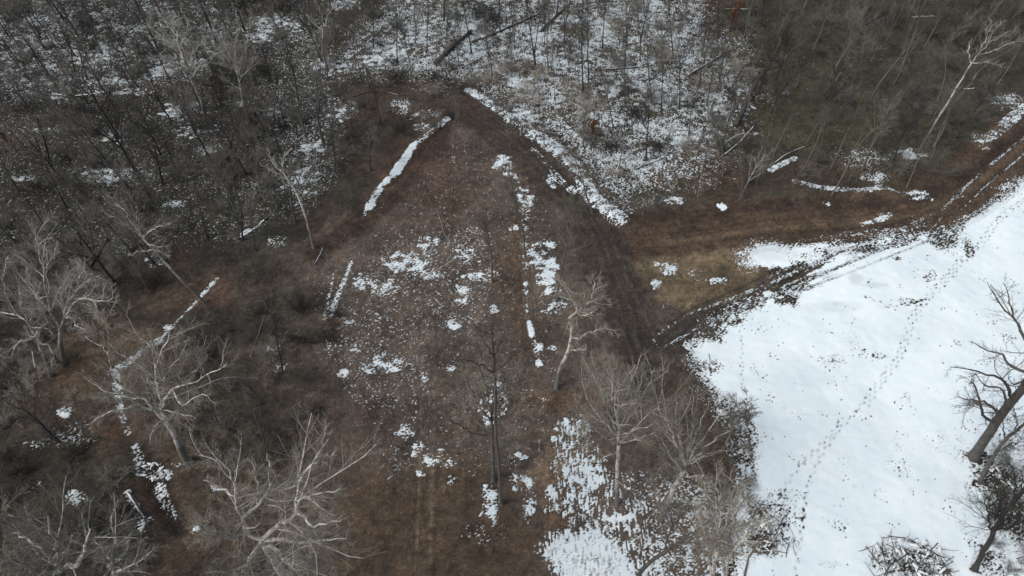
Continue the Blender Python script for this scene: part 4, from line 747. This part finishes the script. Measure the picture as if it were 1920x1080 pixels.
s5 += fill([(620, 20), (900, -40), (1330, -40), (1400, 180), (1300, 330), (1190, 360), (1090, 300), (880, 150), (700, 130)], ['shrub_grey', 'shrub_dark', 'shrub_tan'], 46, 3.2, 1.5, 3.2, 1.5, 'shrub', sn, SH)
s6 = fill([(680, 110), (860, 120), (870, 170), (830, 240), (700, 260), (620, 200)], ['shrub_dark', 'shrub_grey'], 14, 2.6, 1.5, 3, 1.4, 'shrub', sn, SH)
s7 = fill([(1340, 780), (1400, 800), (1410, 930), (1440, 960), (1380, 1000), (1350, 900)], ['shrub_grey', 'shrub_tan'], 7, 2.4, 1, 2, 1.2, 'shrub', sn, SH)
s8 = fill([(1850, 860), (1990, 820), (1990, 1100), (1850, 1100)], ['shrub_dark', 'shrub_grey'], 12, 2.2, 1, 2.4, 1.3, 'shrub', sn, SH)
s9 = fill([(370, 900), (640, 900), (640, 1100), (380, 1100)], ['shrub_tan', 'shrub_olive'], 12, 3.5, 1, 2, 1.2, 'shrub', sn, SH)
print('shrubs', s1, s2, s3, s4, s5, s6, s7, s8, s9)

# ------------------------------------------------------------------ fallen logs
def log(pts, r, mat, label, snow=0, stubs=2, seed=0, taper=.5, lift=0):
    R_ = np.random.RandomState(seed); P = []
    for i, (u, v) in enumerate(pts): q = ground_pt(u, v); q[2] += r*.8+lift*i/(len(pts)-1); P.append(q)
    Q, L = smooth_line(P, 10, R_, .04); RR = np.linspace(1, taper, 10)*r; c = Q.mean(0); c[2] = ground_pt(*pts[len(pts)//2])[2]
    root = bpy.data.objects.new('fallen_log', None); COL.objects.link(root); root.location = c
    V, F = tubes(Q[None]-c, RR[None], 8)
    cap = [np.arange(8)[None, ::-1], (np.arange(8)+9*8)[None, :]]
    me = mk_mesh('log', V, [F]+[x.astype(int) for x in cap], [M[mat]]); put('log', me, root)
    for k in range(stubs):
        b = grow(Q[None], RR[None], np.array([L]), 1, 5, .3+.2*k, .95, 45, .3, .12, .03, .03, R_, .3, .03); V, F = tubes(b[0]-c, b[1], 5); put('branch', mk_mesh('log_branch', V, [F], [M[mat]]), root)
    if snow:
        S_ = Q+np.array([0, 0, 1])*(RR[:, None]*.62); j0 = R_.randint(0, 2); V, F = tubes((S_[j0:8+j0])[None]-c, np.clip(RR[j0:8+j0]*snow*R_.uniform(.6, 1, 8), .03, 1)[None], 6); put('snow_cap', mk_mesh('log_snow', V, [F], [M['snowcap']]), root)
    root['label'] = label; root['category'] = 'log'; root['group'] = 'fallen logs and sticks'; return root
log([(816, 122), (848, 90), (884, 60)], .42, 'rot', 'thick dark fallen log pointing up-right in the snowy woods', 0, 1, 1)
log([(885, 80), (940, 58), (1000, 32), (1028, 8)], .22, 'rot', 'long dark fallen log crossing the snowy woods near the top', .5, 2, 2)
log([(1015, 60), (1040, 35), (1064, 12)], .3, 'rot', 'dark fallen log leaning behind the paired upper trunks', 0, 1, 3)
log([(1115, 132), (1165, 130), (1225, 124)], .2, 'rot', 'nearly level dark log on the snow, right of the trunks', .5, 1, 4)
log([(1288, 145), (1325, 122), (1372, 96)], .3, 'rot', 'dark fallen log at the snow edge, upper right of centre', .6, 1, 5)
log([(1378, 238), (1395, 205), (1408, 178), (1425, 150)], .42, 'rot', 'blackened upturned log where snow meets the thicket', 0, 4, 6, lift=1.5)
log([(1348, 298), (1385, 268), (1418, 232)], .16, 'bark_grey', 'grey log above the bank, upper of a parallel pair', .8, 1, 7)
log([(1325, 270), (1360, 290), (1385, 302)], .14, 'rot', 'thin dark log crossing the parallel pair on the bank', 0, 0, 8)
log([(1432, 320), (1455, 304), (1480, 288), (1520, 272)], .13, 'rot', 'snow-topped log lying in the leafy bank above the road', .6, 1, 9)
log([(1350, 275), (1380, 256), (1410, 245)], .13, 'bark_grey', 'thin grey pole beside the log pair on the bank', .8, 0, 10)
log([(1708, 34), (1735, 32), (1765, 33)], .14, 'bark_pale', 'bleached log in the thicket at the top right', .9, 1, 11)
log([(1806, 168), (1825, 167), (1830, 166)], .12, 'bark_pale', 'short bleached log beside the tall white sycamore', .8, 0, 12)
log([(1430, 20), (1400, 18), (1350, 17)], .12, 'bark_pale', 'bleached pole at the top edge, right of the snow', .8, 1, 13)
log([(1296, 572), (1318, 602), (1346, 632), (1352, 646)], .11, 'rot', 'thin dark pole lying across the junction onto snow', 0, 0, 14)
log([(590, 497), (600, 478), (607, 462)], .10, 'bark_pale', 'short pale stick at the lower left clearing edge', .5, 0, 15)
log([(445, 450), (475, 432), (502, 410)], .16, 'rot', 'snow-covered log in the woods left of the clearing', 1.1, 1, 16)
log([(170, 500), (185, 478), (203, 448)], .2, 'rot', 'dark log leaning in brush near the left sycamores', .3, 1, 17)
log([(240, 925), (262, 958), (280, 985)], .2, 'rot', 'rotting log beside the lower ditch', .7, 1, 18)
log([(1190, 318), (1215, 308), (1250, 296)], .14, 'rot', 'thin log on snow above the road fork', .6, 1, 19)
log([(1060, 185), (1115, 205), (1170, 213)], .12, 'rot', 'slim dark log beside the tan brush in the woods', .5, 1, 20)
log([(640, 190), (700, 172), (760, 180)], .12, 'rot', 'slim log along the back of the upper brown track', .4, 1, 21)
log([(900, 232), (935, 238), (960, 247)], .07, 'rot', 'thin dark pole beside the snowbank near the apex', 0, 1, 22)
log([(100, 178), (150, 180), (230, 170)], .14, 'rot', 'snowy log across the ledge in the upper left woods', 1.0, 1, 23)
log([(470, 670), (500, 575), (478, 565)], .08, 'bark_pale', 'thin pale stick in the brush left of the clearing', 0, 0, 24)
log([(1395, 1085), (1405, 1045), (1425, 1015), (1455, 1002)], .12, 'bark_grey', 'curved grey limb lying on the bottom snow scrub', .3, 2, 25)
log([(820, 395), (845, 455), (905, 440)], .06, 'bark_tan', 'crooked branch on the mud in the clearing', 0, 1, 26)
log([(790, 520), (830, 500), (858, 482)], .06, 'bark_tan', 'slender branch beside lacy snow in the clearing', 0, 1, 27)

# ------------------------------------------------------------------ brush piles
def stickmesh(seed, L, r, mat):
    R_ = np.random.RandomState(seed); K = 6; d = np.array([1.0, 0, 0]); P = [np.array([-L/2, 0, 0])]
    for i in range(K-1): d = nrm(d+.24*R_.randn(3)*[1, 1, .4]); P.append(P[-1]+d*L/(K-1))
    P = np.array(P)[None]; R = np.linspace(1, .3, K)[None]*r; b = grow(P, R, np.array([L]), 5, 4, .25, 1, 35, .35, .12, .02, .02, R_, .3, .01); V, F = tubes(P, R, 6); V2, F2 = tubes(b[0], b[1], 4); return build('brush_stick', [(V, [F], 0), (V2, [F2], 0)], [M[mat]])
STK = [stickmesh(200+i, L, r, m_) for i, (L, r, m_) in enumerate([(3.2, .06, 'rot'), (2.6, .05, 'rot'), (3.6, .07, 'bark_dark'), (2.2, .04, 'rot'), (2.8, .05, 'bark_grey')])]
def lump(seed):
    R_ = np.random.RandomState(seed); th = np.linspace(0, 2*pi, 9)[:-1]; rr = R_.uniform(.5, 1.2, 8)*.2; x, y = rr*np.cos(th)*1.9, rr*np.sin(th)*.7
    V = np.concatenate([np.stack([x, y, np.full(8, 0)], 1), np.stack([.6*x, .6*y, .05+.03*R_.rand(8)], 1)]); k = np.arange(8); F = np.stack([k, (k+1) % 8, (k+1) % 8+8, k+8], 1); T_ = np.stack([np.full(6, 8), np.arange(9, 15), np.arange(10, 16)], 1)
    return build('brush_snow', [(V, [F, T_], 0)], [M['snowcap']])
LUMP = [lump(i) for i in range(5)]
sqrt_ = math.sqrt
def brush(u, v, rx, ry, h, n, label, seed, snow=20):
    R_ = np.random.RandomState(seed); p = ground_pt(u, v); root = bpy.data.objects.new('brush_pile', None); COL.objects.link(root); root.location = p
    for i in range(n):
        a = R_.uniform(0, 2*pi); q = math.sqrt(R_.rand()); x, y = rx*q*cos(a), ry*q*sin(a); z = h*(1-q*q)*R_.uniform(.1, 1)+.08
        o = put('stick', STK[R_.randint(5)], root); o.location = (x, y, z); o.rotation_euler = (R_.randn()*.15, R_.randn()*.15, R_.uniform(0, 2*pi)); o.scale = (R_.uniform(.4, .85),)*3
    for i in range(snow):
        a = R_.uniform(0, 2*pi); q = math.sqrt(R_.rand()); o = put('snow_clump', LUMP[R_.randint(5)], root); o.location = (rx*q*cos(a), ry*q*sin(a), h*(1-q*q)*R_.uniform(.3, .9)+.06); o.rotation_euler = (R_.randn()*.2, R_.randn()*.2, R_.uniform(0, 6.3)); o.scale = (R_.uniform(.5, 1.3),)*3
    root['label'] = label; root['category'] = 'brush pile'; root['group'] = 'brush piles in the snow'; return root
brush(1700, 1052, 4.2, 2.4, .8, 130, 'wide brush pile dusted with snow at the bottom right', 1, 90)
brush(1440, 1000, 2.8, 2.2, .7, 55, 'heap of brush on the snow edge near the bottom', 2, 30)
brush(1890, 900, 3.0, 2.2, .8, 50, 'brush heap under the right-edge trees', 3, 30)
brush(1325, 685, 1.3, .7, .15, 12, 'small flat heap of sticks at the snow field corner', 4, 14)
brush(295, 882, 1.7, 1.0, .6, 26, 'dark sticks dammed in the snowy ditch', 5, 16)
brush(925, 762, 1.6, 2.2, 1.8, 34, 'snowy tangle of vines and sticks under the clearing tree', 6, 40)
st = build('stump_wood', [(lambda q: (q[0], [q[1]], 0))(tubes(np.array([[[0, 0, -.1], [.02, 0, .3], [.05, 0, .8], [.1, .02, 1.3]]]), np.array([[.26, .2, .17, .15]]), 9))], [M['rot']])
root = bpy.data.objects.new('tree_stump', None); COL.objects.link(root); root.location = ground_pt(1770, 1075); root['label'] = 'short dark broken stump right of the bottom brush pile'; root['category'] = 'stump'; put('snag', st, root)
tp_ = mk_mesh('stump_top_face', np.array([[.1+.15*cos(t), .02+.15*sin(t), 1.302] for t in np.arange(9)*2*pi/9]), [np.arange(9)[None]], [M['bark_tan']]); put('cut_face', tp_, root)

# ------------------------------------------------------------------ litter, dry grass and weeds
def scatter(poly, n, R_):
    P = gl(poly); lo = P.min(0); hi = P.max(0); x = R_.uniform(lo[0], hi[0], n*4); y = R_.uniform(lo[1], hi[1], n*4); c = np.zeros(n*4, bool); m_ = len(P)
    for i in range(m_):
        a, b = P[i], P[(i+1) % m_]; c ^= ((a[1] > y) != (b[1] > y)) & (x < (b[0]-a[0])*(y-a[1])/(b[1]-a[1]+1e-12)+a[0])
    x = x[c][:n]; y = y[c][:n]; i = ((x-X0)/DX).astype(int).clip(0, NX-1); j = ((y-Y0)/DX).astype(int).clip(0, NY-1); return np.stack([x, y, HB[j, i]], 1), i, j
def sticks(name, mat, specs, seed, **props):
    R_ = np.random.RandomState(seed); parts = []
    for poly, n, L, up, r in specs:
        p, i, j = scatter(poly, n, R_); n = len(p); d = R_.randn(n, 3); d[:, 2] = np.abs(d[:, 2])*up+up*.6; d = nrm(d); ln = (L*R_.uniform(.4, 1.4, n))[:, None]; p[:, 2] += .02
        m_ = p+d*ln*.5+R_.randn(n, 3)*.08*ln; P = np.stack([p, m_, p+d*ln+R_.randn(n, 3)*.05*ln], 1); V, Q, T_ = slivers(P, np.full((n, 1), r)*R_.uniform(.6, 1.4, (n, 1))); parts.append((V, [Q, T_], 0))
    return put(name, build(name, parts, [M[mat]]), **props)
THK = [(1330, -50), (1990, -50), (1940, 150), (1780, 330), (1560, 355), (1190, 385), (1300, 340), (1420, 200)]
UPC = [(600, 60), (900, -40), (1320, -40), (1400, 200), (1190, 370), (1090, 310), (880, 160), (640, 140)]
CLR = [(860, 220), (1060, 330), (1140, 480), (1180, 680), (1240, 760), (1300, 960), (1000, 1060), (640, 1060), (500, 800), (560, 500), (690, 400)]
LOL = [(-60, 500), (330, 520), (430, 470), (560, 460), (600, 700), (620, 900), (640, 1100), (-60, 1100)]
EDG = [(1290, 700), (1400, 760), (1430, 1000), (1400, 1100), (1200, 1100), (1180, 900)]
sticks('forest_litter', 'twig_dark', [(WOODL, 9000, 1.0, .3, .022), (UPC, 6500, .8, .3, .022), (THK, 5000, .8, .4, .018), (LOL, 5000, .8, .3, .02)], 1, kind='stuff')
sticks('fallen_sticks', 'twig_tan', [(CLR, 2600, .5, .1, .014), (WOODL, 2500, .9, .3, .016), (UPC, 1800, .9, .3, .016), (THK, 2500, .9, .4, .015), (LOL, 2500, .7, .25, .015), (EDG, 900, .7, .3, .014)], 2, kind='stuff')
sticks('standing_weeds', 'twig_olive', [(THK, 9000, 1.1, 1.6, .010), (WOODL, 8000, 1.1, 1.6, .011), (LOL, 8000, .9, 1.4, .010), (UPC, 6000, .9, 1.6, .010), (EDG, 2500, .8, 1.5, .010), ([(1840, 840), (1990, 800), (1990, 1100), (1840, 1100)], 2000, .8, 1.4, .012)], 3, kind='stuff')
# weeds poking through the bare spots of the snow field
R_ = np.random.RandomState(5); cand = np.argwhere((infield > .6) & (SF < -.02) & inview); cand = cand[R_.permutation(len(cand))[:9000]]; n = len(cand); p = np.stack([xs[cand[:, 1]], ys[cand[:, 0]], HB[cand[:, 0], cand[:, 1]]], 1)+R_.randn(n, 3)*[.06, .06, 0]
d = nrm(R_.randn(n, 3)*[.7, .7, .4]+[0, 0, .7]); ln = R_.uniform(.08, .4, n)[:, None]; P = np.stack([p, p+d*ln*.5, p+d*ln+R_.randn(n, 3)*.03], 1); V, Q, T_ = slivers(P, np.full((n, 1), .014)); put('field_weeds', build('field_weeds', [(V, [Q, T_], 0)], [M['twig_dark']]), kind='stuff')

# ------------------------------------------------------------------ labels: what it looks like and where one finds it
ANCH = [(40, 40, 'in the top left corner'), (180, 60, 'near the top edge, upper left'), (330, 60, 'around the twisting pale sycamore'), (460, 60, 'around the fan-crowned pale sycamore'), (560, 60, 'by the crooked top-edge sycamore'), (40, 180, 'on the upper left frame edge'), (200, 170, 'by the snowy log ledge'), (330, 200, 'below the twisting pale sycamore'), (470, 230, 'below the fan-crowned sycamore'), (590, 210, 'left of the upper brown track'),
        (40, 320, 'by the rusty patch on the left'), (190, 320, 'in the dark middle-left woods'), (330, 330, 'above the leaning ditch sycamore'), (470, 340, 'left of the thin leaning sycamore'), (600, 350, 'beside the long snow windrow'), (60, 450, 'above the big left sycamore'), (200, 450, 'between the two left sycamores'), (350, 440, 'right of the leaning ditch sycamore'), (500, 450, 'at the lower left clearing edge'),
        (700, 80, 'at the left of the snowy woods'), (790, 70, 'left of the thick dark log'), (900, 70, 'around the thick dark log'), (740, 190, 'on the brown track by the apex'), (1010, 70, 'by the paired trunks at the top'), (1000, 190, 'in the tan brush by the snowbank'), (1100, 90, 'right of the paired upper trunks'), (1100, 200, 'in the snow above the snowbank'), (1200, 90, 'above the level log on snow'), (1200, 200, 'below the level log on snow'), (1180, 300, 'above the road fork'), (1290, 70, 'at the upper snow edge'), (1290, 190, 'near the snow-edge log'), (1290, 310, 'where snow thins above the road'),
        (1390, 60, 'in the thicket by the top pole'), (1400, 180, 'around the blackened upturned log'), (1390, 320, 'around the forked white stem'), (1500, 60, 'in the top middle of the thicket'), (1490, 180, 'in the olive heart of the thicket'), (1490, 310, 'around the snow-topped bank log'), (1610, 60, 'left of the bleached top log'), (1600, 180, 'left of the tall white sycamore'), (1600, 320, 'on the bank above snow by road'), (1720, 60, 'around the bleached top log'), (1720, 180, 'behind the tall white sycamore base'), (1730, 300, 'at the foot of the white sycamore'), (1860, 40, 'beside the white sycamore crown'), (1880, 150, 'between white sycamore and road'),
        (60, 600, 'under the big left sycamores'), (60, 760, 'below the drooping left sycamore'), (180, 800, 'left of the snowy ditch'), (60, 940, 'on the lower left frame edge'), (200, 950, 'beside the rotting ditch log'), (280, 560, 'in the leafy strip by the ditch'), (400, 660, 'right of the ditch sycamore'), (420, 820, 'behind the ditch sycamore base'), (540, 640, 'by the small left snow patches'), (540, 780, 'in the brown brush left of clearing'), (440, 980, 'under the wide bottom sycamore'), (600, 1000, 'right of the wide bottom sycamore'), (230, 1060, 'at the bottom left edge'), (1380, 850, 'at the snow field left edge'), (1400, 960, 'by the bottom snow scrub'), (1900, 880, 'under the right-edge leaning trees'), (1900, 1020, 'in the bottom right scrub')]
ORD = ['first', 'second', 'third', 'fourth', 'fifth', 'sixth', 'seventh', 'eighth', 'ninth', 'tenth', 'eleventh', 'twelfth']
cells = {}
for t in THINGS:
    root, lk, u, v, ex, kind = t; root['group'] = {'sapling': 'saplings', 'whip': 'whippy saplings', 'slim': 'slim bare trees', 'broad': 'spreading bare trees', 'pale': 'pale bare trees', 'leafy': 'small rusty-leaved oaks'}.get(kind, 'twiggy shrubs')
    if 'label' in root.keys(): continue
    a = min(ANCH, key=lambda a: (a[0]-u)**2+(a[1]-v)**2); cells.setdefault((a[2], lk), []).append(t)
for (ph, lk), ts in cells.items():
    ts.sort(key=lambda t: t[2])
    for i, t in enumerate(ts): t[0]['label'] = f'{lk} {ph}' if len(ts) == 1 else f'{lk}, {ORD[i]} from left {ph}'
print('things', len(THINGS), 'objects', len(bpy.data.objects), 'max cell', max(len(x) for x in cells.values()))
